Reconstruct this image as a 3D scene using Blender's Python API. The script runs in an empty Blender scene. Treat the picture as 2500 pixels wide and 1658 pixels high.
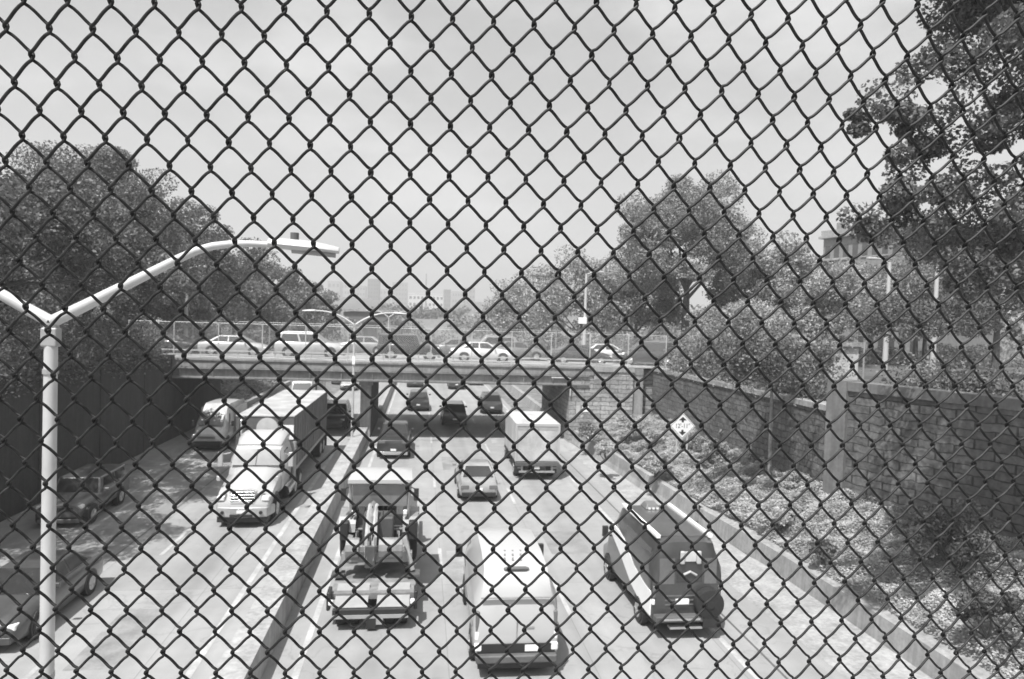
import bpy, math, random
import numpy as np
from mathutils import Vector, Matrix

# ------------------------------------------------------------------ camera
F_PX, CAM_H = 1700.0, 8.4
ROLL = math.radians(1.8)
YAW, PITCH = math.radians(7.4236), math.radians(1.5858)
def cam_basis():
    fw = np.array([math.sin(YAW)*math.cos(PITCH), math.cos(YAW)*math.cos(PITCH), -math.sin(PITCH)])
    r = np.array([math.cos(YAW), -math.sin(YAW), 0.0]); u = np.cross(r, fw)
    return r*math.cos(ROLL)+u*math.sin(ROLL), u*math.cos(ROLL)-r*math.sin(ROLL), fw
R_, U_, W_ = cam_basis()
C_ = np.array([0, 0, CAM_H])
def ray(x, y): return W_ + R_*(x-1250)/F_PX - U_*(y-829)/F_PX
def gnd(x, y, z=0.0):
    d = ray(x, y); return Vector(C_ + d*(z-CAM_H)/d[2])
def at(x, y, Y):
    d = ray(x, y); return Vector(C_ + d*Y/d[1])

scene = bpy.context.scene
col = scene.collection
cam = bpy.data.cameras.new('camera'); camo = bpy.data.objects.new('camera', cam); col.objects.link(camo)
M = Matrix.Identity(4)
for i, v in enumerate((R_, U_, -W_)):
    for k in range(3): M[k][i] = v[k]
M.translation = Vector(C_)
camo.matrix_world = M
cam.sensor_width = 36; cam.lens = 36*F_PX/2500; cam.clip_start = 0.05; cam.clip_end = 6000
cam.dof.use_dof = True; cam.dof.focus_distance = 1.25; cam.dof.aperture_fstop = 12
scene.camera = camo

# ------------------------------------------------------------------ light
SUN = Vector((-0.30, -0.42, 1.0)).normalized()      # towards the sun: high, from behind left
el = math.asin(SUN.z); az = math.atan2(SUN.x, SUN.y)
world = bpy.data.worlds.new('World'); scene.world = world; world.use_nodes = True
nt = world.node_tree; N = nt.nodes; L = nt.links; N.clear()
out = N.new('ShaderNodeOutputWorld'); bg = N.new('ShaderNodeBackground')
sky = N.new('ShaderNodeTexSky'); sky.sky_type = 'NISHITA'; sky.sun_disc = False
sky.sun_elevation = el; sky.sun_rotation = az; sky.dust_density = 3.0; sky.air_density = 1.2
bw = N.new('ShaderNodeRGBToBW'); L.new(sky.outputs[0], bw.inputs[0])
tc = N.new('ShaderNodeTexCoord'); mp = N.new('ShaderNodeMapping'); mp.inputs['Scale'].default_value = (1, 1, 2.6)
L.new(tc.outputs['Generated'], mp.inputs[0])
n1 = N.new('ShaderNodeTexNoise'); n1.inputs['Scale'].default_value = 3.2; n1.inputs['Detail'].default_value = 7; n1.inputs['Roughness'].default_value = .55
L.new(mp.outputs[0], n1.inputs['Vector'])
cr = N.new('ShaderNodeMapRange'); cr.inputs['From Min'].default_value = .40; cr.inputs['From Max'].default_value = .75
cr.inputs['To Min'].default_value = .30; cr.inputs['To Max'].default_value = .82; cr.interpolation_type = 'SMOOTHSTEP'
L.new(n1.outputs['Fac'], cr.inputs['Value'])
mx = N.new('ShaderNodeMix'); mx.data_type = 'FLOAT'
L.new(cr.outputs[0], mx.inputs[0]); L.new(bw.outputs[0], mx.inputs[2]); mx.inputs[3].default_value = 5.0
L.new(mx.outputs[0], bg.inputs['Color']); bg.inputs['Strength'].default_value = 0.122
L.new(bg.outputs[0], out.inputs[0])
sun = bpy.data.lights.new('sun', 'SUN'); sun.energy = 5.0; sun.angle = math.radians(.5); sun.color = (1, .995, .985)
suno = bpy.data.objects.new('sun', sun); col.objects.link(suno)
suno.rotation_euler = SUN.to_track_quat('Z', 'Y').to_euler()
scene.view_settings.view_transform = 'Standard'; scene.view_settings.look = 'None'
scene.view_settings.exposure = 0.52; scene.view_settings.gamma = 1
scene.cycles.max_bounces = 6; scene.cycles.transparent_max_bounces = 6; scene.cycles.volume_bounces = 0
scene.cycles.use_denoising = True

# ------------------------------------------------------------------ materials
MATS = {}
def mat(name, v, rough=.7, metal=0.0, var=.12, scale=3.0, bump=0.0, spec=.5, coat=0.0, kind=None, k2=None):
    """procedural grey material; var = relative value variation"""
    if name in MATS: return MATS[name]
    m = bpy.data.materials.new(name); m.use_nodes = True; t = m.node_tree; n = t.nodes; l = t.links
    p = n['Principled BSDF']; p.inputs['Roughness'].default_value = rough; p.inputs['Metallic'].default_value = metal
    p.inputs['Specular IOR Level'].default_value = spec; p.inputs['Coat Weight'].default_value = coat
    p.inputs['Coat Roughness'].default_value = .06
    tc = n.new('ShaderNodeTexCoord'); src = tc.outputs['Object']
    nz = n.new('ShaderNodeTexNoise'); nz.inputs['Scale'].default_value = scale; nz.inputs['Detail'].default_value = 6
    l.new(src, nz.inputs['Vector'])
    mr = n.new('ShaderNodeMapRange'); mr.inputs['From Min'].default_value = .3; mr.inputs['From Max'].default_value = .7
    mr.inputs['To Min'].default_value = v*(1-var); mr.inputs['To Max'].default_value = v*(1+var)
    l.new(nz.outputs['Fac'], mr.inputs['Value']); val = mr.outputs[0]; height = nz.outputs['Fac']
    def mul(a, b):
        q = n.new('ShaderNodeMath'); q.operation = 'MULTIPLY'
        if isinstance(a, float): q.inputs[0].default_value = a
        else: l.new(a, q.inputs[0])
        if isinstance(b, float): q.inputs[1].default_value = b
        else: l.new(b, q.inputs[1])
        return q.outputs[0]
    def noise(sc, lo, hi, fmin=.35, fmax=.65, vec=None, mscale=None, detail=5):
        a = n.new('ShaderNodeTexNoise'); a.inputs['Scale'].default_value = sc; a.inputs['Detail'].default_value = detail
        if mscale:
            mp = n.new('ShaderNodeMapping'); mp.inputs['Scale'].default_value = mscale; l.new(src, mp.inputs[0]); l.new(mp.outputs[0], a.inputs['Vector'])
        else: l.new(src, a.inputs['Vector'])
        b = n.new('ShaderNodeMapRange'); b.inputs['From Min'].default_value = fmin; b.inputs['From Max'].default_value = fmax
        b.inputs['To Min'].default_value = lo; b.inputs['To Max'].default_value = hi; l.new(a.outputs['Fac'], b.inputs['Value'])
        return b.outputs[0]
    if kind == 'road':
        val = mul(val, noise(.35, .93, 1.06)); val = mul(val, noise(.6, .90, 1.07, mscale=(2.2, .05, 1)))
        # slab joints and cracks
        sp = n.new('ShaderNodeMapping'); sp.inputs['Location'].default_value = (2.69, .4, 0); l.new(src, sp.inputs[0])
        sr = n.new('ShaderNodeSeparateXYZ'); l.new(sp.outputs[0], sr.inputs[0]); cb = n.new('ShaderNodeCombineXYZ'); l.new(sr.outputs[1], cb.inputs[0]); l.new(sr.outputs[0], cb.inputs[1])
        br = n.new('ShaderNodeTexBrick'); br.offset = 0; br.inputs['Scale'].default_value = 1.0; br.inputs['Brick Width'].default_value = 7.4; br.inputs['Row Height'].default_value = 3.56
        br.inputs['Mortar Size'].default_value = .012; br.inputs['Mortar Smooth'].default_value = .6; br.inputs['Color1'].default_value = (.93, .93, .93, 1); br.inputs['Color2'].default_value = (1.04, 1.04, 1.04, 1); br.inputs['Mortar'].default_value = (.62, .62, .62, 1)
        l.new(cb.outputs[0], br.inputs['Vector']); val = mul(val, br.outputs['Color'])
        vo = n.new('ShaderNodeTexVoronoi'); vo.feature = 'DISTANCE_TO_EDGE'; vo.inputs['Scale'].default_value = .16
        dn = n.new('ShaderNodeTexNoise'); dn.inputs['Scale'].default_value = .8; dn.inputs['Detail'].default_value = 8; l.new(src, dn.inputs['Vector'])
        vm = n.new('ShaderNodeVectorMath'); vm.operation = 'MULTIPLY_ADD'; l.new(dn.outputs['Color'], vm.inputs[0]); vm.inputs[1].default_value = (5, 5, 0); l.new(src, vm.inputs[2]); l.new(vm.outputs[0], vo.inputs['Vector'])
        vr = n.new('ShaderNodeMapRange'); vr.inputs['From Min'].default_value = 0; vr.inputs['From Max'].default_value = .008; vr.inputs['To Min'].default_value = .84; vr.inputs['To Max'].default_value = 1; l.new(vo.outputs['Distance'], vr.inputs['Value']); val = mul(val, vr.outputs[0])
        # darker oil tracks in the middle of each lane (lanes 3.56 wide on the right side, 3.5 on the left)
        for off, lo_, hi_ in ((2.69, -2.6, 8.2), (5.1, -16, -5.1)):
            a1 = n.new('ShaderNodeMath'); a1.operation = 'MULTIPLY_ADD'; l.new(sr.outputs[0], a1.inputs[0]); a1.inputs[1].default_value = 2*math.pi/3.56; a1.inputs[2].default_value = (off-2.69)*2*math.pi/3.56+math.pi
            a2 = n.new('ShaderNodeMath'); a2.operation = 'COSINE'; l.new(a1.outputs[0], a2.inputs[0])
            a3 = n.new('ShaderNodeMapRange'); a3.interpolation_type = 'SMOOTHSTEP'; a3.inputs['From Min'].default_value = .45; a3.inputs['From Max'].default_value = 1; a3.inputs['To Min'].default_value = 0; a3.inputs['To Max'].default_value = .17; l.new(a2.outputs[0], a3.inputs['Value'])
            m1 = n.new('ShaderNodeMath'); m1.operation = 'GREATER_THAN'; l.new(sr.outputs[0], m1.inputs[0]); m1.inputs[1].default_value = lo_+2.69
            m2 = n.new('ShaderNodeMath'); m2.operation = 'LESS_THAN'; l.new(sr.outputs[0], m2.inputs[0]); m2.inputs[1].default_value = hi_+2.69
            q = mul(mul(a3.outputs[0], m1.outputs[0]), mul(m2.outputs[0], noise(.5, .3, 1.3, mscale=(1, .12, 1))))
            iv = n.new('ShaderNodeMath'); iv.operation = 'SUBTRACT'; iv.inputs[0].default_value = 1; l.new(q, iv.inputs[1]); val = mul(val, iv.outputs[0])
        val = mul(val, noise(60., .90, 1.10)); val = mul(val, noise(5., .86, 1.0, fmin=.28, fmax=.36, mscale=(.25, 1, 1)))
    if kind == 'concrete':
        val = mul(val, noise(1.2, .8, 1.08, mscale=(1, 1, .25))); val = mul(val, noise(9., .9, 1.08)); val = mul(val, noise(2.0, .8, 1.03, mscale=(4, 4, .15)))
    if kind == 'stone':       # coursed rubble: bricks texture + relief
        mp = n.new('ShaderNodeMapping'); l.new(src, mp.inputs[0])
        cb = n.new('ShaderNodeCombineXYZ'); sp = n.new('ShaderNodeSeparateXYZ'); l.new(src, sp.inputs[0])
        ad = n.new('ShaderNodeMath'); ad.operation = 'ADD'; l.new(sp.outputs[0], ad.inputs[0]); l.new(sp.outputs[1], ad.inputs[1])
        dn = n.new('ShaderNodeTexNoise'); dn.inputs['Scale'].default_value = 1.7; l.new(src, dn.inputs['Vector'])
        zz = n.new('ShaderNodeMath'); zz.operation = 'MULTIPLY_ADD'; l.new(dn.outputs['Fac'], zz.inputs[0]); zz.inputs[1].default_value = .22; l.new(sp.outputs[2], zz.inputs[2])
        l.new(ad.outputs[0], cb.inputs[0]); l.new(zz.outputs[0], cb.inputs[1])
        br = n.new('ShaderNodeTexBrick'); br.inputs['Scale'].default_value = 1.0; br.inputs['Brick Width'].default_value = k2 or .75
        br.inputs['Row Height'].default_value = .30; br.inputs['Mortar Size'].default_value = .022; br.inputs['Mortar Smooth'].default_value = .4
        br.inputs['Color1'].default_value = (.75, .75, .75, 1); br.inputs['Color2'].default_value = (1.2, 1.2, 1.2, 1); br.inputs['Mortar'].default_value = (.42, .42, .42, 1)
        l.new(cb.outputs[0], br.inputs['Vector']); val = mul(val, br.outputs['Color'])
        val = mul(val, noise(6., .8, 1.15)); val = mul(val, noise(.5, .8, 1.1))
        hh = n.new('ShaderNodeMath'); hh.operation = 'MULTIPLY_ADD'; l.new(br.outputs['Fac'], hh.inputs[0]); hh.inputs[1].default_value = -1.3
        h2 = n.new('ShaderNodeTexNoise'); h2.inputs['Scale'].default_value = 3.2; h2.inputs['Detail'].default_value = 8; l.new(src, h2.inputs['Vector'])
        l.new(h2.outputs['Fac'], hh.inputs[2]); height = hh.outputs[0]
    if kind == 'brick':
        val = mul(val, noise(25., .85, 1.15, mscale=(1, 1, 3)))
    if kind == 'leaf':
        g = n.new('ShaderNodeNewGeometry')
        b = n.new('ShaderNodeMapRange'); b.inputs['To Min'].default_value = 1-.45*(k2 or 1); b.inputs['To Max'].default_value = 1+.6*(k2 or 1); l.new(g.outputs['Random Per Island'], b.inputs['Value'])
        val = mul(val, b.outputs[0])
        p.inputs['Transmission Weight'].default_value = 0
        tr = n.new('ShaderNodeBsdfTranslucent'); ms = n.new('ShaderNodeMixShader'); ms.inputs[0].default_value = .3
        l.new(val, tr.inputs['Color']); l.new(p.outputs[0], ms.inputs[1]); l.new(tr.outputs[0], ms.inputs[2])
        l.new(ms.outputs[0], n['Material Output'].inputs['Surface'])
    if kind == 'grime':
        val = mul(val, noise(1.1, .72, 1.08, mscale=(1, 1, .6))); val = mul(val, noise(14., .9, 1.06))
    l.new(val, p.inputs['Base Color'])
    if bump:
        bp = n.new('ShaderNodeBump'); bp.inputs['Strength'].default_value = 1; bp.inputs['Distance'].default_value = bump
        l.new(height, bp.inputs['Height']); l.new(bp.outputs[0], p.inputs['Normal'])
    MATS[name] = m
    return m
asphalt = mat('asphalt', .27, .9, var=.07, scale=1.5, kind='road', bump=.004)
lane_paint = mat('lane_paint', .42, .7, var=.12, scale=8, kind='grime')
concrete = mat('concrete', .30, .85, kind='concrete', bump=.004)
concrete_pale = mat('concrete_pale', .34, .85, kind='concrete', bump=.004)
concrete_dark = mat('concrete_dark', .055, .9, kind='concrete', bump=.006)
girder_paint = mat('girder_paint', .27, .6, kind='concrete')
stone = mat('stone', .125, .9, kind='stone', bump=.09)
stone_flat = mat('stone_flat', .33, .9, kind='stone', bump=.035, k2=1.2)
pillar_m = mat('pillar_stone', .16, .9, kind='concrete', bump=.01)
earth = mat('earth', .24, 1, var=.3, scale=4, bump=.05)
grass = mat('grass', .17, 1, var=.35, scale=1.2, kind='grime', bump=.05)
galv = mat('galvanised', .34, .5, metal=.25, var=.1, scale=5)
galv_pale = mat('galvanised_pale', .48, .5, metal=.1, var=.08, scale=5)
wire_m = mat('fence_wire', .022, .6, var=.7, scale=60, spec=.35)
rubber = mat('rubber', .018, .8, var=.3, scale=20)
rim_m = mat('rim', .45, .35, metal=.6, var=.1)
black_pl = mat('black_plastic', .02, .5, var=.2)
glass_m = mat('glass', .03, .06, var=.2, scale=.8, spec=.9)
glass_pale = mat('glass_pale', .16, .12, var=.35, scale=1.5, spec=.9)
chrome = mat('chrome', .7, .12, metal=1.0, var=.05)
lamp_clear = mat('lamp_clear', .75, .15, var=.05, spec=.8)
lamp_red = mat('lamp_red', .13, .25, var=.1, spec=.7)
white_paint = mat('white_paint', .41, .32, var=.03, coat=.4, scale=.8)
white_box = mat('white_box', .50, .5, var=.05, kind='grime', scale=1)
plate_m = mat('plate', .75, .5, var=.05)
bark = mat('bark', .07, .95, var=.4, scale=6, bump=.02)
bark_pale = mat('bark_pale', .22, .95, var=.3, scale=6, bump=.02)
sign_white = mat('sign_white', .82, .5, var=.03)
sign_black = mat('sign_black', .02, .6, var=.1)
def paint(v):
    return mat('paint_%03d' % int(v*1000), v, .28, var=.06, scale=2, coat=.6, kind='grime', metal=.15 if .1 < v < .5 else 0)
def leafmat(v): return mat('leaf_%03d' % int(v*1000), v, .55, var=.35, scale=.5, kind='leaf', spec=.35)

# ------------------------------------------------------------------ mesh helpers
class MB:
    def __init__(s): s.v = []; s.f = []
    def add(s, vs, fs):
        o = len(s.v); s.v += [tuple(v) for v in vs]; s.f += [tuple(i+o for i in f) for f in fs]; return s
    def box(s, c, d, rot=None):
        hx, hy, hz = d[0]/2, d[1]/2, d[2]/2
        vs = [Vector((x*hx, y*hy, z*hz)) for x in (-1, 1) for y in (-1, 1) for z in (-1, 1)]
        if rot is not None: vs = [rot @ v for v in vs]
        vs = [v+Vector(c) for v in vs]
        return s.add(vs, [(0, 1, 3, 2), (4, 6, 7, 5), (0, 4, 5, 1), (2, 3, 7, 6), (0, 2, 6, 4), (1, 5, 7, 3)])
    def bb(s, x0, x1, y0, y1, z0, z1): return s.box(((x0+x1)/2, (y0+y1)/2, (z0+z1)/2), (x1-x0, y1-y0, z1-z0))
    def tube(s, pts, rad, n=8, cap=True):
        pts = [Vector(p) for p in pts]
        if not isinstance(rad, (list, tuple)): rad = [rad]*len(pts)
        vs = []; fs = []; up = None
        for i, p in enumerate(pts):
            d = (pts[min(i+1, len(pts)-1)]-pts[max(i-1, 0)]).normalized()
            if up is None or abs(d.dot(up)) > .98: up = Vector((0, 0, 1)) if abs(d.z) < .9 else Vector((1, 0, 0))
            a = d.cross(up).normalized(); b = a.cross(d).normalized(); up = b
            for k in range(n):
                t = 2*math.pi*k/n; vs.append(p+(a*math.cos(t)+b*math.sin(t))*rad[i])
        for i in range(len(pts)-1):
            for k in range(n):
                fs.append((i*n+k, i*n+(k+1) % n, (i+1)*n+(k+1) % n, (i+1)*n+k))
        if cap: fs.append(tuple(range(n))[::-1]); fs.append(tuple(range((len(pts)-1)*n, len(pts)*n)))
        return s.add(vs, fs)
    def cyl(s, p0, p1, r, n=16): return s.tube([p0, p1], r, n)
    def loft(s, rings, cap=True, closed=True):
        n = len(rings[0]); vs = [p for r in rings for p in r]; fs = []
        for i in range(len(rings)-1):
            for k in range(n if closed else n-1):
                fs.append((i*n+k, i*n+(k+1) % n, (i+1)*n+(k+1) % n, (i+1)*n+k))
        if cap: fs.append(tuple(range(n))[::-1]); fs.append(tuple(range((len(rings)-1)*n, len(rings)*n)))
        return s.add(vs, fs)
    def panel(s, q, t=.012, m=0.0, off=0.0):
        """thin slab on quad q (4 pts, counter-clockwise seen from outside), inset m (0..0.5 fraction or 4-tuple l,r,b,t)"""
        q = [Vector(a) for a in q]
        mm = m if isinstance(m, tuple) else (m, m, m, m)
        def bl(u, v): return (q[0]*(1-u)+q[1]*u)*(1-v)+(q[3]*(1-u)+q[2]*u)*v
        a = [bl(mm[0], mm[2]), bl(1-mm[1], mm[2]), bl(1-mm[1], 1-mm[3]), bl(mm[0], 1-mm[3])]
        n = (a[1]-a[0]).cross(a[3]-a[0]).normalized()
        lo = [p+n*(off-.004) for p in a]; hi = [p+n*(off+t) for p in a]
        return s.add(lo+hi, [(3, 2, 1, 0), (4, 5, 6, 7), (0, 1, 5, 4), (1, 2, 6, 5), (2, 3, 7, 6), (3, 0, 4, 7)])
    def prism(s, poly, y0, y1, axis='Y'):
        """poly of (a,b) pairs extruded: axis Y: (x,z); X: (y,z); Z: (x,y)"""
        f = {'Y': lambda a, b, t: (a, t, b), 'X': lambda a, b, t: (t, a, b), 'Z': lambda a, b, t: (a, b, t)}[axis]
        n = len(poly)
        return s.add([f(a, b, y0) for a, b in poly]+[f(a, b, y1) for a, b in poly],
                     [tuple(range(n))[::-1], tuple(range(n, 2*n))]+[(i, (i+1) % n, n+(i+1) % n, n+i) for i in range(n)])
    def build(s, name, m, parent=None, smooth=False, bevel=0.0, sharp=40):
        me = bpy.data.meshes.new(name); me.from_pydata(s.v, [], s.f); me.validate(); me.update()
        import bmesh
        b = bmesh.new(); b.from_mesh(me); bmesh.ops.recalc_face_normals(b, faces=b.faces); b.to_mesh(me); b.free()
        me.materials.append(m)
        o = bpy.data.objects.new(name, me); col.objects.link(o)
        if parent is not None: o.parent = parent
        if smooth or bevel:
            me.polygons.foreach_set('use_smooth', [True]*len(me.polygons)); me.set_sharp_from_angle(angle=math.radians(sharp))
        if bevel:
            bv = o.modifiers.new('bevel', 'BEVEL'); bv.width = bevel; bv.segments = 2; bv.limit_method = 'ANGLE'; bv.angle_limit = math.radians(35)
            bv.harden_normals = True
        return o
def tag(o, label=None, cat=None, group=None, kind=None):
    if label: o['label'] = label
    if cat: o['category'] = cat
    if group: o['group'] = group
    if kind: o['kind'] = kind
    return o
def thing(name, label, cat, loc=(0, 0, 0), rz=0.0, group=None):
    o = bpy.data.objects.new(name, None); col.objects.link(o); o.location = loc; o.rotation_euler = (0, 0, rz)
    return tag(o, label, cat, group)
def copy_tree(o, parent=None):
    c = o.copy(); col.objects.link(c); c.parent = parent
    for ch in list(o.children): copy_tree(ch, c)
    return c
def mesh_np(name, v, f4, m, parent=None):
    """fast quad mesh from numpy arrays"""
    me = bpy.data.meshes.new(name); nf = len(f4)
    me.vertices.add(len(v)); me.vertices.foreach_set('co', v.astype(np.float32).ravel())
    me.loops.add(nf*4); me.loops.foreach_set('vertex_index', f4.astype(np.int32).ravel())
    me.polygons.add(nf); me.polygons.foreach_set('loop_start', np.arange(0, nf*4, 4, dtype=np.int32))
    me.update(calc_edges=True); me.materials.append(m)
    o = bpy.data.objects.new(name, me); col.objects.link(o)
    if parent is not None: o.parent = parent
    return o
def text_mesh(name, s, size, mtx, m, parent=None, depth=.004, sx=1.0):
    cu = bpy.data.curves.new(name, 'FONT'); cu.body = s; cu.size = size; cu.extrude = depth; cu.align_x = 'CENTER'; cu.align_y = 'CENTER'
    t = bpy.data.objects.new(name+'_tmp', cu); col.objects.link(t)
    dg = bpy.context.evaluated_depsgraph_get(); me = bpy.data.meshes.new_from_object(t.evaluated_get(dg))
    bpy.data.objects.remove(t); me.name = name
    me.transform(mtx @ Matrix.Scale(sx, 4, (1, 0, 0))); me.materials.clear(); me.materials.append(m)
    o = bpy.data.objects.new(name, me); col.objects.link(o)
    if parent is not None: o.parent = parent
    return o
S = lambda o: tag(o, kind='structure')

# ------------------------------------------------------------------ ground and roads
def sheet(name, pts, m, kind='structure'):
    o = MB().add(pts, [tuple(range(len(pts)))]).build(name, m); tag(o, kind=kind); return o
# terrain far: one large sheet with the road cutting in it
def terrain():
    xs = [-900, -400, -200, -120, -70, -45, -30, -22, -17.2, -16.4, -8, 0, 8, 16.6, 17.4, 22, 30, 45, 70, 120, 200, 400, 900]
    ys = [-60, 0, 20, 40, 58, 60, 66, 75, 90, 110, 140, 180, 230, 300, 400, 600, 900, 1500, 3000]
    v = []; f = []
    for y in ys:
        for x in xs:
            if y < 59: z = -.06
            else:
                ax = abs(x); z = -.06
                if ax > 16: z = min((ax-15.5)*.55, 5.3)
                if y > 140: z = z+(y-140)*.05 if y < 400 else z+13
                if y > 140 and ax < 17: z = -.06+min((y-140)*.05, 13)
            v.append((x, y, z))
    nx = len(xs)
    for j in range(len(ys)-1):
        for i in range(nx-1): f.append((j*nx+i, j*nx+i+1, (j+1)*nx+i+1, (j+1)*nx+i))
    S(MB().add(v, f).build('ground', grass))
terrain()
S(MB().add([(-15.9, -10, 0), (12.3, -10, 0), (12.3, 22, 0), (11.5, 35, 0), (10.4, 47.5, 0), (10.4, 160, 0), (-14.5, 160, 0), (-15.9, 58, 0)], [(0, 1, 2, 3, 4, 5, 6, 7)]).build('road', asphalt))
LM = MB()
def strip(x, y0, y1, w=.13): LM.add([(x-w/2, y0, .004), (x+w/2, y0, .004), (x+w/2, y1, .004), (x-w/2, y1, .004)], [(0, 1, 2, 3)])
strip(-2.68, -5, 158, .16); strip(8.22, -5, 158, .16); strip(-5.1, -5, 158, .17); strip(-12.9, 28, 158, .12)
for x, ph in ((.87, 22.3), (4.47, 19.2), (-8.62, 25.1), (-12.25, 20)):
    y = ph-12.2*3
    while y < 150: strip(x, y, y+3.0, .13); y += 12.2 if x > 0 else 9.1
tag(LM.build('lane_markings', lane_paint), kind='structure')
gut = MB()
gp = [(10.55, 47.4), (11.1, 38.4), (11.65, 29.6)]
gut.add([(9.7, 47.4, .008), (10.5, 47.4, .008), (11.05, 38.4, .008), (11.6, 28.1, .008), (9.9, 28.1, .008)], [(0, 1, 2, 3, 4)])
gut.add([(9.95, 28.0, .008), (11.45, 28.0, .008), (12.35, 23, .008), (12.7, 10, .008), (10.6, 10, .008)], [(0, 1, 2, 3, 4)])
S(gut.build('gutter', mat('gutter', .33, .9, kind='concrete')))
def patch(x0, x1, y0, y1, m): S(MB().add([(x0, y0, .003), (x1, y0, .003), (x1, y1, .003), (x0, y1, .003)], [(0, 1, 2, 3)]).build('road_patch', m))
pm_ = mat('patch_asphalt', .235, .9, var=.1, kind='grime'); pl_ = mat('patch_pale', .29, .9, var=.1, kind='grime')
for a in ((1.4, 3.9, 38.5, 42), (-12.1, -10.2, 24, 29), (4.9, 6.4, 24.5, 27.2), (-8.0, -6.9, 17, 20.4)): patch(*a, pm_)
for a in ((-2.3, .5, 30.5, 33), (5, 7.8, 46, 49.5), (-15.7, -13.1, 36, 41), (1.1, 2.2, 22, 25)): patch(*a, pl_)
S(MB().add([(-10.16, 5, .0032), (-10.1, 5, .0032), (-10.0, 47, .0032), (-10.06, 47, .0032)], [(0, 1, 2, 3)]).build('tar_seam', mat('tar', .09, .8)))
S(MB().add([(8.9, 5, .0032), (8.97, 5, .0032), (8.97, 47, .0032), (8.9, 47, .0032)], [(0, 1, 2, 3)]).build('tar_seam', MATS['tar']))
# embankment right
def emb_z(x, y, xb): 
    t = max(0, min(1, (x-xb)/(16.3-xb))); return .72+1.15*t**.9
def emb_xb(y):
    P = [(5, 12.9), (15, 12.75), (19.9, 12.55), (23.5, 12.45), (28.0, 11.75), (28.2, 12.0), (38.4, 11.45), (47.4, 10.95)]
    P = [(5, 12.95), (15, 12.8), (19.9, 12.6), (23.5, 12.5), (28.0, 12.05), (38.4, 11.5), (47.4, 10.95)]
    return float(np.interp(y, [a for a, b in P], [b for a, b in P]))
v = []; f = []; ny = 60; nx = 12
rng = random.Random(4)
for j in range(ny+1):
    y = 5+(47.4-5)*j/ny
    for i in range(nx+1):
        xb = emb_xb(y); x1 = 16.4 if y > 26 else 16.4+(26-y)*.36
        x = xb+(x1+.6-xb)*i/nx; v.append((x, y, emb_z(x, y, xb)+rng.uniform(-.04, .06)*(0 < i)))
for j in range(ny):
    for i in range(nx): a = j*(nx+1)+i; f.append((a, a+1, a+nx+2, a+nx+1))
S(MB().add(v, f).build('embankment', earth, smooth=True))
# far embankment grass comes from the terrain; left kerb beyond the bridge
far_kerb = MB(); far_kerb.prism([(-14.5, 0), (-14.5, .75), (-14.9, .75), (-15.1, 0)], 58.2, 158); 
tag(far_kerb.build('concrete_barrier', concrete), 'low concrete kerb wall along the left roadway beyond the bridge', 'barrier')
fk = MB().prism([(10.4, 0), (10.6, .8), (11.0, .8), (11.1, 0)], 58.2, 158)
tag(fk.build('concrete_barrier', concrete), 'low concrete kerb wall along the right roadway beyond the bridge', 'barrier')

# ------------------------------------------------------------------ barriers and walls
def barrier_path(pts, prof, name, label, m=concrete):
    rings = []
    for i, (x, y) in enumerate(pts): rings.append([(x+a, y, b) for a, b in prof])
    o = MB().loft(rings).build(name, m); return tag(o, label, 'barrier')
prof = [(0, 0), (.1, .28), (.16, .85), (.46, .85), (.5, 0)]
barrier_path([(11.55, 28.4), (11.12, 38.4), (10.55, 47.45)], prof, 'concrete_barrier', 'concrete barrier beside the gutter from the bridge abutment to the offset')
barrier_path([(12.75, 5), (12.5, 18), (12.3, 23), (11.95, 27.0), (11.85, 28.0)], [(0, 0), (.05, .7), (.12, .72), (.46, .72), (.5, 0)], 'concrete_barrier', 'nearer concrete barrier running past the dark van to the bottom right corner')
md = MB().prism([(-3.42, 0), (-3.44, .82), (-4.15, .82), (-4.35, .3), (-4.4, 0)], -5, 47.9)
tag(md.build('median_barrier', concrete_pale), 'long pale concrete median wall dividing the two roadways', 'barrier')
md = MB().prism([(-3.0, 0), (-3.1, .8), (-3.4, .8), (-3.5, 0)], 58, 158)
tag(md.build('median_barrier', concrete_pale), 'far median wall seen beyond the bridge pier', 'barrier')
# left wall
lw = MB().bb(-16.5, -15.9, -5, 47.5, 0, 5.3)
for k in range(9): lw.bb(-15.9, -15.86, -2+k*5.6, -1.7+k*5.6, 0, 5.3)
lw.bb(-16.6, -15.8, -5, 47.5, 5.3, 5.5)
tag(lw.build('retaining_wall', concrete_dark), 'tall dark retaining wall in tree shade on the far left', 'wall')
# right walls
rw = thing('stone_wall', 'long coursed stone retaining wall behind the clearance sign', 'wall', (16.3, 36, 0))
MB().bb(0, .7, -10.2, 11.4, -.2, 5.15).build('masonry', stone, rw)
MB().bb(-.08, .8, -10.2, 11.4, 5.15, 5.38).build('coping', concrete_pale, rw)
rw2 = thing('stone_wall', 'higher stone wall with a square end pillar at right', 'wall', (16.75, 25.7, 0))
ang = math.atan2(-22, 8.5)
dv = Vector((.34, -.94, 0)).normalized(); nv = Vector((dv.y, -dv.x, 0))
def wq(mb, s0, s1, t0, t1, z0, z1):
    p = [dv*s0-nv*t0, dv*s1-nv*t0, dv*s1-nv*t1, dv*s0-nv*t1]
    mb.add([(a.x, a.y, z0) for a in p]+[(a.x, a.y, z1) for a in p], [(0, 1, 2, 3), (4, 5, 6, 7), (0, 1, 5, 4), (1, 2, 6, 5), (2, 3, 7, 6), (3, 0, 4, 7)]); return mb
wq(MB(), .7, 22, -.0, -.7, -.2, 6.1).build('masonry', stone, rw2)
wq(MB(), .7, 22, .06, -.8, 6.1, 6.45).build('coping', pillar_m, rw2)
wq(MB(), -.15, .72, .1, -.85, -.2, 6.48).build('pillar', pillar_m, rw2)

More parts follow.
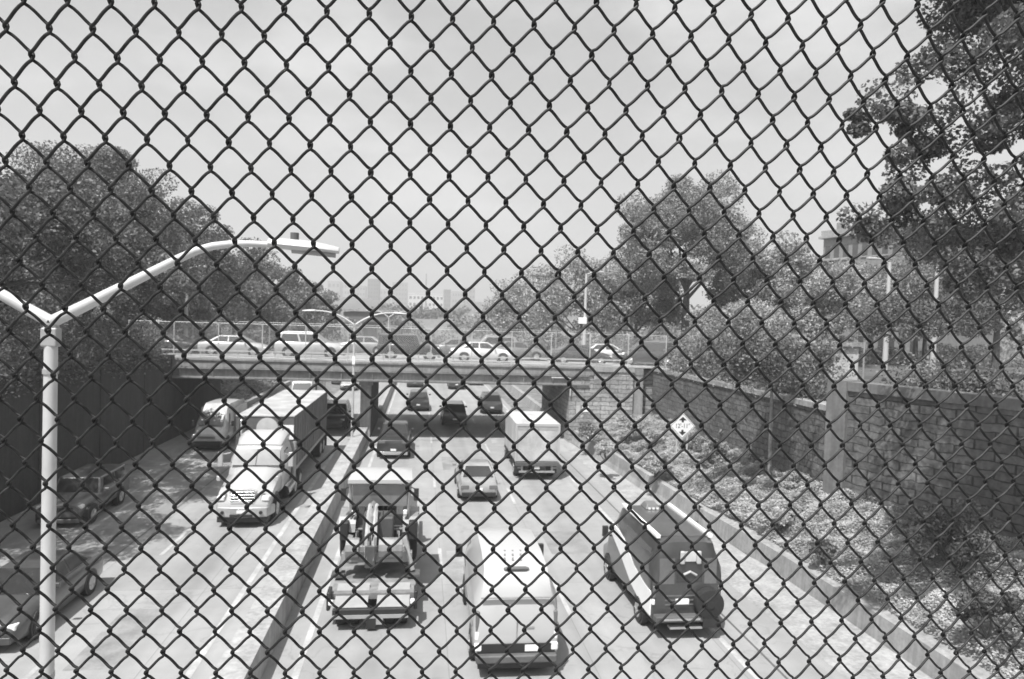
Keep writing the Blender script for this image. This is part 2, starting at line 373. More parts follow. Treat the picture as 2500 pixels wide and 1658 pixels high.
# ------------------------------------------------------------------ bridge
BY0, BY1 = 47.5, 58.3
br = thing('overpass_bridge', 'concrete and steel overpass carrying traffic across the roadway', 'bridge', (0, 47.5, 0))
def bl(y): return y-47.5
MB().bb(-17.5, 11.9, bl(BY0)+.12, bl(BY1), 4.78, 5.28).build('deck', concrete, br)
g = MB(); 
g.bb(-15.9, 12.0, -.12, .14, 4.72, 5.30)             # fascia parapet
g.bb(-15.9, 12.0, -.20, -.115, 5.18, 5.30)
o = g.build('fascia', girder_paint, br)
g = MB(); g.bb(-15.9, 11.7, .05, .10, 4.12, 4.74); g.bb(-15.9, 11.7, -.17, .2, 4.02, 4.115); g.bb(-15.9, 11.7, -.16, .045, 4.63, 4.70)
for k in range(14): g.bb(-15.5+k*2.05, -15.46+k*2.05, -.1, .045, 4.12, 4.62)
g.build('girder', girder_paint, br)
for yy in (2.2, 4.5, 6.8, 9.1):
    MB().bb(-15.9, 10.3, yy, yy+.08, 4.05, 4.77).bb(-15.9, 10.3, yy-.15, yy+.23, 4.0, 4.046).build('girder', girder_paint, br)
g = MB(); g.bb(-16.0, 10.4, -.1, .15, 3.96, 4.015); g.build('bottom_flange', concrete_pale, br)
MB().bb(-4.05, -3.35, 1.3, 1.9, 0, 3.98).bb(-4.15, -3.25, 1.2, 2.0, 3.6, 3.97).build('pier_column', concrete_pale, br)
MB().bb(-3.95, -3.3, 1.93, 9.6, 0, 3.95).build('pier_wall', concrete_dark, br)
MB().bb(10.36, 14.9, -.02, 11, 0, 4.98).build('abutment', stone_flat, br)
MB().bb(10.3, 14.95, -.1, 11, 4.985, 5.27).build('abutment_coping', concrete_pale, br)
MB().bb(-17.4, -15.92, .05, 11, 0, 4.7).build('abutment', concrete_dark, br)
MB().bb(14.95, 17.1, .8, 11, 0, 5.1).build('wing_wall', stone_flat, br)
MB().bb(14.95, 15.7, .2, .78, 0, 5.25).build('buttress', concrete, br)
MB().tube([(10.38, -.16, 4.5), (10.38, -.16, 3.3)], .05).tube([(9.0, -.24, 4.52), (10.2, -.22, 4.52), (10.38, -.2, 4.4)], .045).build('drain_pipe', galv_pale, br)
MB().bb(10.85, 11.15, -.06, -.03, 1.9, 2.6).build('notice_panel', galv_pale, br)
MB().bb(11.3, 11.75, -.06, -.03, 2.15, 2.55).build('notice_panel', sign_white, br)
S(MB().bb(-60, 60, 47.72, 58.0, 5.285, 5.30).build('bridge_road', asphalt))
# street level road shoulders beyond the abutments
S(MB().add([(33.0, -20, 5.305), (200, -20, 5.305), (200, 150, 5.305), (24.5, 150, 5.305), (24.5, 59, 5.305), (16.9, 59, 5.305), (16.9, 26, 5.305)], [(0, 1, 2, 3, 4, 5, 6)]).build('upper_ground', mat('upper_ground', .09, 1, var=.3, scale=.6, kind='grime')))
S(MB().add([(-16.6, -20, 5.31), (-200, -20, 5.31), (-200, 150, 5.31), (-25, 150, 5.31), (-25, 59, 5.31), (-16.6, 59, 5.31)], [(0, 1, 2, 3, 4, 5)]).build('upper_ground', MATS['upper_ground']))

def mesh_fence(name, label, pts, z0, z1, step, posts=None, m=galv, wire=True):
    """chain-link fence along polyline pts (x,y)"""
    root = thing(name, label, 'fence', (pts[0][0], pts[0][1], z0)); o0 = Vector((pts[0][0], pts[0][1], z0)); h = z1-z0
    rail = MB(); wr = MB()
    for a, b in zip(pts[:-1], pts[1:]):
        a = Vector((a[0], a[1], z0)); b = Vector((b[0], b[1], z0)); L_ = (b-a).length; d = (b-a)/L_
        n = max(1, round(L_/step))
        for k in range(n+1):
            p = a+d*L_*k/n-o0
            MB().tube([p, p+Vector((0, 0, h+.04))], .036, 8).build('post', m, root, smooth=True)
        rail.tube([a-o0+Vector((0, 0, h)), b-o0+Vector((0, 0, h))], .022, 6)
        rail.tube([a-o0+Vector((0, 0, .12)), b-o0+Vector((0, 0, .12))], .02, 6)
        if wire:
            s = .14; k = 0; t = -h
            while t < L_:
                for sg in (1, -1):
                    u0, u1 = (t, t+h) if sg == 1 else (t+h, t)
                    z_0, z_1 = 0.0, h
                    def cl(u0, z0_, u1, z1_):
                        pts_ = []
                        for (u, z, uu, zz) in ((u0, z0_, u1, z1_), (u1, z1_, u0, z0_)):
                            if u < 0: q = (0-u)/(uu-u); z = z+(zz-z)*q; u = 0
                            if u > L_: q = (L_-u)/(uu-u); z = z+(zz-z)*q; u = L_
                            pts_.append((u, z))
                        return pts_
                    if min(u0, u1) < L_ and max(u0, u1) > 0:
                        (ua, za), (ub, zb) = cl(u0, z_0, u1, z_1)
                        wr.tube([a-o0+d*ua+Vector((0, 0, za)), a-o0+d*ub+Vector((0, 0, zb))], .0045, 3, cap=False)
                t += s
    rail.build('rail', m, root)
    if wire: wr.build('mesh', m, root)
    return root
mesh_fence('chain_link_fence', 'tall chain link fence on the near edge of the overpass', [(-18.6, 47.42), (17.2, 47.42)], 5.3, 7.62, 2.76, m=galv_pale)
gr = thing('guard_rail', 'low pipe guard rail behind the overpass fence', 'railing', (-17, 48.6, 5.3))
MB().bb(0, 32, -.03, .03, .42, .5).bb(0, 32, -.03, .03, .12, .2).build('rail', galv_pale, gr)
for k in range(14): MB().bb(k*2.4, k*2.4+.08, -.02, .06, 0, .55).build('post', galv, gr)
mesh_fence('chain_link_fence', 'far chain link fence along the other edge of the overpass', [(-18, 58.1), (17.2, 58.1)], 5.3, 7.6, 3.0, wire=False)
mesh_fence('chain_link_fence', 'fence with tall thin posts behind the right stone wall', [(17.9, 47), (18.4, 27)], 5.3, 7.9, 3.3, wire=False, m=galv)

# ------------------------------------------------------------------ near chain-link fence (woven wire, leaning inwards at the top)
FP = [0.27596, 0.11083, -0.01772, -3.91162, 14.66743, 33.95724, 1.26453, -1.03259, -0.29885, 0.49355, 0.01258, 0.08751, 0.19324, 0.14365, 0.2847, 0.53264, -0.01083, 0.29885, 0.31603, 0.35231, -0.0136, -0.29633, -0.34478, -0.78441, 0.01161, -0.18163, -0.27254, -0.38531]
def rot3(rx, ry, rz):
    cx, sx, cy, sy, cz, sz = math.cos(rx), math.sin(rx), math.cos(ry), math.sin(ry), math.cos(rz), math.sin(rz)
    return np.array([[cz, -sz, 0], [sz, cz, 0], [0, 0, 1]]) @ np.array([[cy, 0, sy], [0, 1, 0], [-sy, 0, cy]]) @ np.array([[1, 0, 0], [0, cx, -sx], [0, sx, cx]])
def near_fence():
    p = FP; pitch = .0319; Rm = rot3(*p[:3]); wr_ = .081          # wire radius in half-cell units
    def sag(I, J):
        A = np.clip(I, -25, 37)/20; B = (np.clip(J, -2, 29)-13)/15
        Q = np.stack([A*A, A*B, B*B, A**3, A*A*B, A*B*B, B**3], 0)
        return np.array(p[14:21]) @ Q, np.array(p[21:28]) @ Q, np.array(p[7:14]) @ Q
    V = []; Fq = []; ns = 8; off = 0
    rnd = np.random.RandomState(3)
    d = wr_*1.35
    for w in range(-34, 58):
        path = []
        for j in range(-8, 35):
            left = (j-w) % 2 == 0
            x = w if left else w+1
            jx = rnd.normal(0, .012); jy = rnd.normal(0, .012)
            s = -1 if left else 1
            # from the incoming segment round the bend to the outgoing one
            zin, zout = (-d, d) if not left else (d, -d)
            path += [(x-s*.17, j-.23, zin*1.1), (x+s*.02+jx, j-.13+jy, zin*.95), (x+s*.058+jx, j-.05+jy, zin*.5), (x+s*.058+jx, j+.05+jy, zout*.5), (x+s*.02+jx, j+.13+jy, zout*.95), (x-s*.17, j+.23, zout*1.1), (x-s*.34, j+.36, zout*1.35), (x-s*.5, j+.5, zout*1.45), (x-s*.66, j+.64, zout*1.35)]
        P = np.array(path); dx, dy, dz = sag(P[:, 0], P[:, 1])
        Lc = np.stack([P[:, 0]+dx, -P[:, 1]*p[6]+dy, P[:, 2]+dz], 0)
        Cc = Rm @ Lc+np.array([[p[3]], [p[4]], [-p[5]]])
        Wd = (C_[:, None]+(R_[:, None]*Cc[0]+U_[:, None]*Cc[1]-W_[:, None]*Cc[2])*pitch).T
        T = np.zeros_like(Wd); T[1:-1] = Wd[2:]-Wd[:-2]; T[0] = Wd[1]-Wd[0]; T[-1] = Wd[-1]-Wd[-2]
        T /= np.linalg.norm(T, axis=1)[:, None]
        nrm = -(R_*0)+W_; A = np.cross(T, nrm); A /= np.linalg.norm(A, axis=1)[:, None]; B = np.cross(A, T)
        th = np.arange(ns)*2*np.pi/ns; r = wr_*pitch
        ring = Wd[:, None, :]+r*(A[:, None, :]*np.cos(th)[None, :, None]+B[:, None, :]*np.sin(th)[None, :, None])
        n = len(Wd); V.append(ring.reshape(-1, 3))
        i = np.arange(n-1)[:, None]*ns; k = np.arange(ns)[None, :]; k2 = (k+1) % ns
        Fq.append((np.stack([i+k, i+k2, i+ns+k2, i+ns+k], -1)+off).reshape(-1, 4)); off += n*ns
    o = mesh_np('chain_link_fence', np.concatenate(V), np.concatenate(Fq), wire_m)
    o.data.polygons.foreach_set('use_smooth', [True]*len(o.data.polygons))
    return tag(o, 'close dark woven chain link fence in front of the whole view', 'fence')
near_fence()
# ------------------------------------------------------------------ vehicles (front towards +Y)
def wheel(parent, x, y, r=.33, w=.2, side=1):
    t = bpy.data.objects.new('wheel', None)
    tb = MB(); rings = []
    for (xx, rr) in ((-w/2, r*.62), (-w/2, r*.93), (-w/2+.03, r), (w/2-.03, r), (w/2, r*.93), (w/2, r*.62)):
        rings.append([(x+xx, y+rr*math.cos(a*math.pi/10), r+rr*math.sin(a*math.pi/10)) for a in range(20)])
    tb.loft(rings); o = tb.build('wheel', rubber, parent, smooth=True)
    hb = MB(); xo = x+side*(w/2-.01)
    hb.cyl((xo-side*.03, y, r), (xo+side*.012, y, r), r*.60, 18)
    for k in range(5):
        a = k*2*math.pi/5; hb.tube([(xo+side*.014, y, r), (xo+side*.014, y+r*.55*math.cos(a), r+r*.55*math.sin(a))], .028, 4)
    hb.build('rim', rim_m, o)
    return o
def sect(y, zb, zt, wb, wt, crown=.03, sh=.55):
    h = zt-zb
    half = [(wb*.90, zb), (wb*.985, zb+.10*h), (wb, zb+sh*h), (wb*.985, zb+(sh+.2)*h), (wt+.0, zt-.07*h-.015), (wt-.05, zt-.005), (wt*.5, zt+crown*.8)]
    return [(x, y, z) for x, z in half]+[(-x, y, z) for x, z in half[::-1]]
def body(parent, st, m, name='body', **k):
    return MB().loft([sect(*s) for s in st]).build(name, m, parent, smooth=True, sharp=50)
def quad_panels(parent, q, m, name, **k):
    return MB().panel(q, **k).build(name, m, parent)
def mirrored(f):
    for s in (-1, 1): f(s)
CARS = {
 'sedan': dict(L=4.7, W=.92, st=[(-2.35, .42, .72, .72, .62), (-2.27, .27, .93, .86, .78), (-1.75, .2, 1.0, .92, .84), (-.9, .2, 1.02, .92, .86), (.95, .2, .99, .92, .86), (1.7, .2, .88, .91, .78), (2.2, .24, .74, .84, .66), (2.34, .34, .62, .7, .5)],
   cab=(-1.75, -.95, .35, 1.15, 1.0, 1.44, .84, .62), wy=(-1.38, 1.42)),
 'suv': dict(L=4.8, W=.96, st=[(-2.4, .42, .95, .84, .78), (-2.34, .30, 1.12, .94, .86), (-1.8, .24, 1.14, .96, .9), (.95, .24, 1.1, .96, .9), (1.8, .24, 1.03, .95, .82), (2.28, .28, .92, .88, .7), (2.4, .4, .75, .74, .55)],
   cab=(-2.36, -2.05, .35, 1.1, 1.1, 1.74, .88, .70), wy=(-1.42, 1.45), r=.37),
 'pickup': dict(L=5.5, W=.98, st=[(-2.7, .5, 1.05, .93, .88), (-2.66, .42, 1.1, .97, .92), (-.7, .34, 1.12, .98, .92), (1.2, .34, 1.12, .98, .92), (2.2, .34, 1.08, .97, .82), (2.62, .36, .95, .92, .75), (2.72, .45, .75, .8, .6)],
   cab=(-.75, -.55, .65, 1.35, 1.1, 1.82, .9, .70), wy=(-1.75, 1.75), r=.4),
 'jeep': dict(L=4.5, W=.92, st=[(-2.25, .5, 1.1, .9, .88), (-2.2, .4, 1.16, .92, .9), (.7, .4, 1.16, .92, .9), (.9, .4, 1.12, .8, .74), (2.1, .45, 1.05, .76, .66), (2.2, .5, 1.0, .72, .62)],
   cab=(-2.22, -2.15, .45, .72, 1.14, 1.82, .88, .78), wy=(-1.3, 1.45), r=.4),
}
def car(name, label, cat, style, pos, rz, shade, group=None, detail=True):
    c = CARS[style]; root = thing(name, label, cat, pos, rz, group); pm = paint(shade); W = c['W']
    body(root, c['st'], pm)
    rb, rt, ft, fb, zb, zt, wb, wt = c['cab']
    zb -= .02
    base = [Vector((-wb, rb, zb)), Vector((wb, rb, zb)), Vector((wb, fb, zb)), Vector((-wb, fb, zb))]
    top = [Vector((-wt, rt, zt)), Vector((wt, rt, zt)), Vector((wt, ft, zt)), Vector((-wt, ft, zt))]
    cb = MB(); cb.add(base+top, [(3, 2, 1, 0), (4, 5, 6, 7), (0, 1, 5, 4), (1, 2, 6, 5), (2, 3, 7, 6), (3, 0, 4, 7)])
    cb.build('cabin', pm, root, smooth=True, bevel=.07)
    MB().panel([base[2], base[3], top[3], top[2]], m=(.05, .05, .04, .06)).build('windshield', glass_m, root)
    if style not in ('pickup',):
        MB().panel([base[0], base[1], top[1], top[0]], m=(.07, .07, .06 if style == 'sedan' else .12, .10)).build('rear_window', glass_m, root)
    else:
        MB().panel([base[0], base[1], top[1], top[0]], m=(.09, .09, .15, .15)).build('rear_window', glass_m, root)
        MB().bb(-.8, .8, -2.6, -.85, .6, 1.135).build('bed', black_pl, root)
    for q in ([base[1], base[2], top[2], top[1]], [base[3], base[0], top[0], top[3]]):
        L_ = (q[1]-q[0]).length
        a = MB().panel(q, m=(.10, .52, .12, .12)); b = MB().panel(q, m=(.52, .10, .12, .12))
        a.build('side_window', glass_m, root); b.build('side_window', glass_m, root)
    r = c.get('r', .33)
    for y in c['wy']:
        for s in (-1, 1):
            MB().cyl((s*(W-.2), y, r+.03), (s*(W+.004), y, r+.03), r*1.16, 20).build('wheel_arch', black_pl, root)
            wheel(root, s*(W-.08), y, r, .2, s)
    Ls = c['st'][0][0]; Lf = c['st'][-1][0]; zr = c['st'][1][2]; zf = c['st'][-2][2]
    hb = c['st'][0][2]
    for s in (-1, 1):
        x0, x1 = (.48, .86) if s > 0 else (-.86, -.48)
        x0 *= W/.95; x1 *= W/.95
        MB().bb(min(x0, x1), max(x0, x1), Ls-.015, Ls+.22, hb-.12, hb+.06).build('taillight', lamp_red, root, bevel=.02)
        MB().bb(min(x0, x1)*.97, max(x0, x1)*.97, Lf-.32, Lf-.06, zf-.2, zf-.06).build('headlight', lamp_clear, root, bevel=.03)
        MB().box((s*(W+.08), fb-.35, zb+.12), (.2, .1, .14)).build('mirror', pm, root, bevel=.03)
    MB().bb(-.5, .5, Lf-.05, Lf+.015, zf-.28, zf-.12).build('grille', black_pl, root)
    MB().bb(-.8*W, .8*W, Lf-.2, Lf+.03, .24, .42).build('front_bumper', black_pl if shade > .2 else pm, root, bevel=.03)
    MB().bb(-.85*W, .85*W, Ls-.05, Ls+.2, .26, .46).build('rear_bumper', black_pl if style != 'pickup' else chrome, root, bevel=.03)
    MB().bb(-.16, .16, Ls-.07, Ls-.02, .55 if style != 'pickup' else .5, .67 if style != 'pickup' else .62).build('licence_plate', plate_m, root)
    if style == 'suv':
        for s in (-1, 1): MB().tube([(s*(wt-.06), rt+.1, zt+.03), (s*(wt-.06), rt+.3, zt+.06), (s*(wt-.06), ft-.2, zt+.06), (s*(wt-.06), ft-.05, zt+.03)], .02, 6).build('roof_rail', chrome, root)
    return root

def g2(x, y): p = gnd(x, y); return p
# --- right carriageway, driving away (rear to us)
car('pickup_truck', 'dark pickup truck just this side of the overpass shadow next to the median', 'pickup truck', 'pickup', (-1.45, 44.0, 0), 0, .035)
car('sport_utility_car', 'dark car with a bright window glint driving away beyond the overpass', 'car', 'suv', (-.1, 64.8, 0), 0, .05)
car('parked_car', 'small black car inside the shadow under the overpass', 'car', 'suv', (2.75, 56.2, 0), 0, .012)
car('estate_car', 'grey car driving away just past the overpass in the right lane', 'car', 'suv', (6.4, 63.6, 0), 0, .11)
car('hatchback_car', 'tiny car seen under the girder far beyond the overpass in the middle lane', 'car', 'suv', (4.3, 84.5, 0), 0, .05)
car('hatchback_car', 'tiny car half hidden under the girder near the far median', 'car', 'suv', (-.6, 86, 0), 0, .09)
car('sedan_car', 'dark car mostly cut off by the girder far off in the right lane', 'car', 'sedan', (7.0, 90, 0), 0, .03)
car('sedan_car', 'silver sedan driving away between the white van and the white box truck', 'car', 'sedan', (2.82, 34.0, 0), 0, .36)
# --- left carriageway, oncoming (fronts to us)
car('sport_utility_car', 'dark car coming on from under the overpass beside the trailer', 'car', 'suv', (-6.2, 53.8, 0), math.pi, .035)
car('sedan_car', 'silver oncoming car far off beyond the bridge pier', 'car', 'sedan', (-7.9, 81, 0), math.pi, .42)
car('sedan_car', 'dark oncoming car at the girder edge to the left of the pier', 'car', 'sedan', (-9.6, 87, 0), math.pi, .06)
car('pickup_truck', 'grey open jeep like car in the wall shade behind the lamp post', 'car', 'jeep', (-13.45, 30.2, 0), math.pi+.03, .13).scale = (1, 1, .86)
car('sport_utility_car', 'dark car at the bottom left corner partly behind the lamp post', 'car', 'sedan', (-10.3, 20.2, 0), math.pi, .06)

# --- vans
def van_shell(root, pm, L, W, H, st, name='body'):
    return MB().loft([sect(*s, .05, .5) for s in st]).build(name, pm, root, smooth=True, sharp=50)
def white_van():
    root = thing('cargo_van', 'large white van seen from behind at the bottom centre', 'van', (2.45, 18.7, 0), -.012)
    pm = white_paint
    st = [(-2.68, .52, 1.0, .94, .90), (-2.64, .46, 1.45, .99, .92), (-2.54, .42, 1.9, 1.0, .88), (-2.40, .40, 2.22, 1.01, .84), (-2.18, .36, 2.42, 1.02, .82), (-1.2, .32, 2.52, 1.03, .82), (.6, .32, 2.50, 1.03, .82), (1.15, .32, 2.36, 1.03, .78), (1.75, .32, 1.75, 1.02, .80), (1.95, .32, 1.35, 1.0, .86), (2.6, .36, 1.05, .95, .75), (2.75, .42, .8, .82, .6)]
    van_shell(root, pm, 5.4, 1.0, 2.5, st)
    # rear doors: seam, hinges, lights
    MB().bb(-.004, .004, -2.70, -2.6, .82, 1.35).build('door_seam', mat('seam', .2, .6), root)
    MB().bb(-.86, .86, -2.67, -2.6, 1.86, 1.872).build('door_seam', mat('seam', .2, .6), root)
    MB().tube([(-.30, -2.26, 2.42), (-.22, -2.28, 2.44), (.22, -2.28, 2.44), (.30, -2.26, 2.42)], [.03, .05, .05, .03], 8).build('brake_light', lamp_red, root, smooth=True)
    for i in range(3):
        for j in range(3): MB().cyl((-.25+i*.2+.03*j, -1.9+j*.28, 2.5), (-.25+i*.2+.03*j, -1.9+j*.28, 2.575), .025, 8).build('roof_fitting', galv, root)
    for s in (-1, 1):
        MB().box((s*.925, -2.60, 1.30), (.10, .12, .5)).build('taillight', lamp_red, root, bevel=.03)
        MB().box((s*.93, -2.615, .98), (.11, .13, .2)).build('reversing_light', lamp_clear, root, bevel=.03)
        MB().box((s*.90, -2.66, .72), (.2, .14, .2)).build('rear_reflector', lamp_clear, root, bevel=.05)
        m = MB().box((s*1.2, 1.5, 1.62), (.2, .12, .36)); m.tube([(s*.99, 1.5, 1.45), (s*1.16, 1.5, 1.5)], .03, 6); m.build('mirror', black_pl, root, bevel=.03)
        for y in (-1.6, 1.75):
            MB().cyl((s*.8, y, .38), (s*1.025, y, .38), .42, 20).build('wheel_arch', black_pl, root)
            wheel(root, s*.93, y, .34, .22, s)
        MB().panel([(s*1.03, .9, 1.35), (s*1.03, 1.7, 1.35), (s*.9, 1.35, 2.1), (s*.9, .9, 2.15)] if s > 0 else [(s*1.03, 1.7, 1.35), (s*1.03, .9, 1.35), (s*.9, .9, 2.15), (s*.9, 1.35, 2.1)], t=.01).build('side_window', glass_m, root)
        MB().bb(s*1.034-.012, s*1.034+.012, -2.3, 1.6, 1.04, 1.10).build('side_rail', mat('seam', .2, .6), root)
    MB().bb(-.92, .92, -2.72, -2.58, .60, .80).build('light_bar', black_pl, root)
    MB().bb(-.96, .96, -2.86, -2.55, .40, .585).build('rear_bumper', mat('bumper_grey', .10, .55, kind='grime'), root, bevel=.04)
    MB().bb(-.9, .9, -2.7, -2.0, .22, .42).build('undertray', black_pl, root)
    MB().bb(.20, .52, -2.735, -2.70, .63, .78).build('licence_plate', plate_m, root)
    text_mesh('badge', 'van', .0001, Matrix(), chrome) if False else MB().box((.3, -2.68, 1.18), (.22, .02, .05)).build('badge', galv, root)
    return root
white_van()
stripe_m = mat('stripe_white', .80, .4, var=.03)
def dark_van():
    root = thing('camper_van', 'dark van with white side stripe and roof rails at lower right', 'van', (7.28, 20.4, 0), .0)
    pm = paint(.055); lt = paint(.15)
    st = [(-2.62, .5, 1.2, .95, .9), (-2.60, .42, 2.2, .98, .80), (-2.52, .36, 2.52, .99, .78), (-2.3, .34, 2.58, 1.0, .8), (.9, .34, 2.58, 1.0, .8), (1.25, .34, 2.45, 1.0, .76), (1.75, .34, 1.8, .99, .8), (1.95, .34, 1.3, .97, .84), (2.55, .38, 1.05, .92, .72), (2.7, .44, .8, .8, .6)]
    van_shell(root, pm, 5.3, 1.0, 2.55, st)
    MB().bb(-.66, .66, -2.2, .9, 2.60, 2.64).build('roof_panel', paint(.12), root, bevel=.01)
    for s in (-1, 1):
        MB().bb(s*.74-.06, s*.74+.06, -2.35, .95, 2.60, 2.70).build('roof_rail', stripe_m, root, bevel=.02)
        MB().box((s*.91, -2.60, 1.25), (.09, .12, .32)).build('taillight', lamp_red, root, bevel=.03)
        MB().box((s*.93, -2.60, .98), (.09, .12, .16)).build('reversing_light', lamp_clear, root, bevel=.03)
        m = MB().box((s*1.18, 1.45, 1.65), (.18, .12, .34)); m.tube([(s*.98, 1.45, 1.5), (s*1.12, 1.45, 1.55)], .03, 6); m.build('mirror', black_pl, root, bevel=.03)
        for y in (-1.6, 1.7):
            MB().cyl((s*.8, y, .4), (s*1.0, y, .4), .43, 20).build('wheel_arch', black_pl, root)
            wheel(root, s*.92, y, .36, .22, s)
        # white stripe swooping along the side
        pts = [(-2.58, .60), (-2.0, .58), (-.9, .80), (.2, 1.25), (1.3, 1.62), (1.25, 2.0), (.0, 1.88), (-1.1, 1.45), (-2.0, 1.28), (-2.58, 1.25)]
        x = s*1.004
        pr = MB(); pr.prism(pts, min(x, x-s*.03), max(x, x-s*.03), 'X'); pr.build('side_stripe', stripe_m, root)
        q = [(s*.985, -2.2, 1.55), (s*.985, .1, 1.75), (s*.86, .1, 2.28), (s*.86, -2.2, 2.28)]
        if s < 0: q = [q[1], q[0], q[3], q[2]]
        MB().panel(q, t=.012).build('side_window', glass_m, root)
    MB().panel([(-.30, -2.612, 1.5), (.42, -2.612, 1.5), (.42, -2.598, 2.12), (-.30, -2.598, 2.12)], t=.012).build('rear_window', glass_m, root)
    MB().panel([(-.78, -2.612, 1.45), (-.36, -2.612, 1.45), (-.36, -2.60, 2.14), (-.78, -2.60, 2.14)], t=.012).build('door_panel', lt, root)
    MB().panel([(.48, -2.612, 1.45), (.82, -2.612, 1.45), (.82, -2.60, 2.14), (.48, -2.60, 2.14)], t=.012).build('door_panel', lt, root)
    # reflections in the door window, modelled as white solids, and ladder bracket
    for x in (-.17, .29): MB().box((x, -2.66, 2.18), (.13, .1, .36)).build('window_reflection', white_paint, root, bevel=.04)
    MB().box((.06, -2.63, 2.2), (.32, .04, .26)).build('vent_panel', mat('bracket', .5, .5), root)
    MB().tube([(-.12, -2.66, 1.72), (.06, -2.66, 1.80), (.24, -2.66, 1.70)], .035, 6).build('reflection_streak', white_paint, root)  # pale streak across the glass, a reflection put in as geometry
    for k in range(3): MB().bb(-.60, .30, -2.638, -2.6, 1.12-k*.12, 1.15-k*.12).build('door_rib', lt, root)
    MB().bb(-.32, .04, -2.70, -2.64, .93, 1.06).build('licence_plate', plate_m, root)
    MB().bb(-.92, .62, -2.86, -2.6, .50, .66).build('rear_bumper', mat('bumper_grey', .10, .55, kind='grime'), root, bevel=.03)
    MB().bb(-.7, .3, -2.875, -2.84, .56, .62).build('bumper_trim', chrome, root)
    MB().bb(-.5, .4, -2.8, -2.6, .3, .36).build('tow_bar', galv, root)
    sp = MB().tube([(.56, -2.92, .98), (.56, -2.9, .98), (.56, -2.66, .98)], [.30, .385, .39], 24).build('spare_wheel', rubber, root, smooth=True)
    MB().cyl((.56, -2.945, .98), (.56, -2.9, .98), .10, 16).build('hub', black_pl, sp)
    MB().bb(.38, .82, -2.9, -2.62, .35, .62).build('spare_carrier', black_pl, root, bevel=.02)
    v = MB(); v.add([(-.22, .35, 2.64), (.26, .35, 2.64), (.26, .95, 2.64), (-.22, .95, 2.64), (-.14, .45, 2.80), (.18, .45, 2.80), (.18, .75, 2.84), (-.14, .75, 2.84)], [(3, 2, 1, 0), (4, 5, 6, 7), (0, 1, 5, 4), (1, 2, 6, 5), (2, 3, 7, 6), (3, 0, 4, 7)])
    v.build('roof_vent', mat('vent_grey', .14, .5), root, bevel=.03)
    for k in range(3): MB().box((-.1+k*.13, .36, 2.68), (.07, .05, .05)).build('roof_lamp', lamp_clear, root)
    return root
dark_van()
def panel_van():
    root = thing('delivery_van', 'pale high roofed van oncoming beside the left abutment', 'van', (-12.55, 46.2, 0), math.pi)
    pm = paint(.5); dk = paint(.17)
    st = [(-2.8, .5, 2.4, .92, .8), (-2.72, .4, 2.58, .97, .8), (.5, .36, 2.62, .98, .8), (.95, .36, 2.52, .98, .74), (1.55, .36, 1.9, .97, .78), (1.95, .36, 1.35, .96, .82), (2.65, .4, 1.05, .9, .68), (2.85, .45, .8, .8, .6)]
    van_shell(root, pm, 5.6, 1.0, 2.6, st)
    MB().panel([(.74, 1.97, 1.38), (-.74, 1.97, 1.38), (-.66, 1.42, 2.10), (.66, 1.42, 2.10)], t=.03, off=.085).build('windshield', mat('glass_matt', .13, .38, var=.3, scale=1.5), root)
    for s in (-1, 1):
        x = s*.984; a = MB().bb(min(x, x-s*.02), max(x, x-s*.02), -2.7, .6, .7, 2.35); a.build('side_panel', dk, root)
        q = [(s*.985, .75, 1.4), (s*.985, 1.65, 1.4), (s*.84, 1.2, 2.05), (s*.86, .75, 2.1)]
        if s < 0: q = [q[1], q[0], q[3], q[2]]
        MB().panel(q, t=.01).build('side_window', glass_m, root)
        MB().box((s*.72, 2.66, .92), (.26, .2, .16)).build('headlight', lamp_clear, root, bevel=.03)
        MB().box((s*1.16, 1.55, 1.5), (.16, .1, .32)).build('mirror', black_pl, root, bevel=.02)
        for y in (-1.7, 1.85):
            MB().cyl((s*.8, y, .4), (s*.99, y, .4), .42, 18).build('wheel_arch', black_pl, root); wheel(root, s*.9, y, .35, .22, s)
    MB().box((0, 2.8, .84), (1.0, .1, .14)).build('grille', galv, root)
    MB().box((0, 2.8, .5), (1.75, .3, .22)).build('front_bumper', black_pl, root, bevel=.04)
    MB().bb(-.85, .85, 2.0, 2.86, .25, .42).build('undertray', black_pl, root)
panel_van()
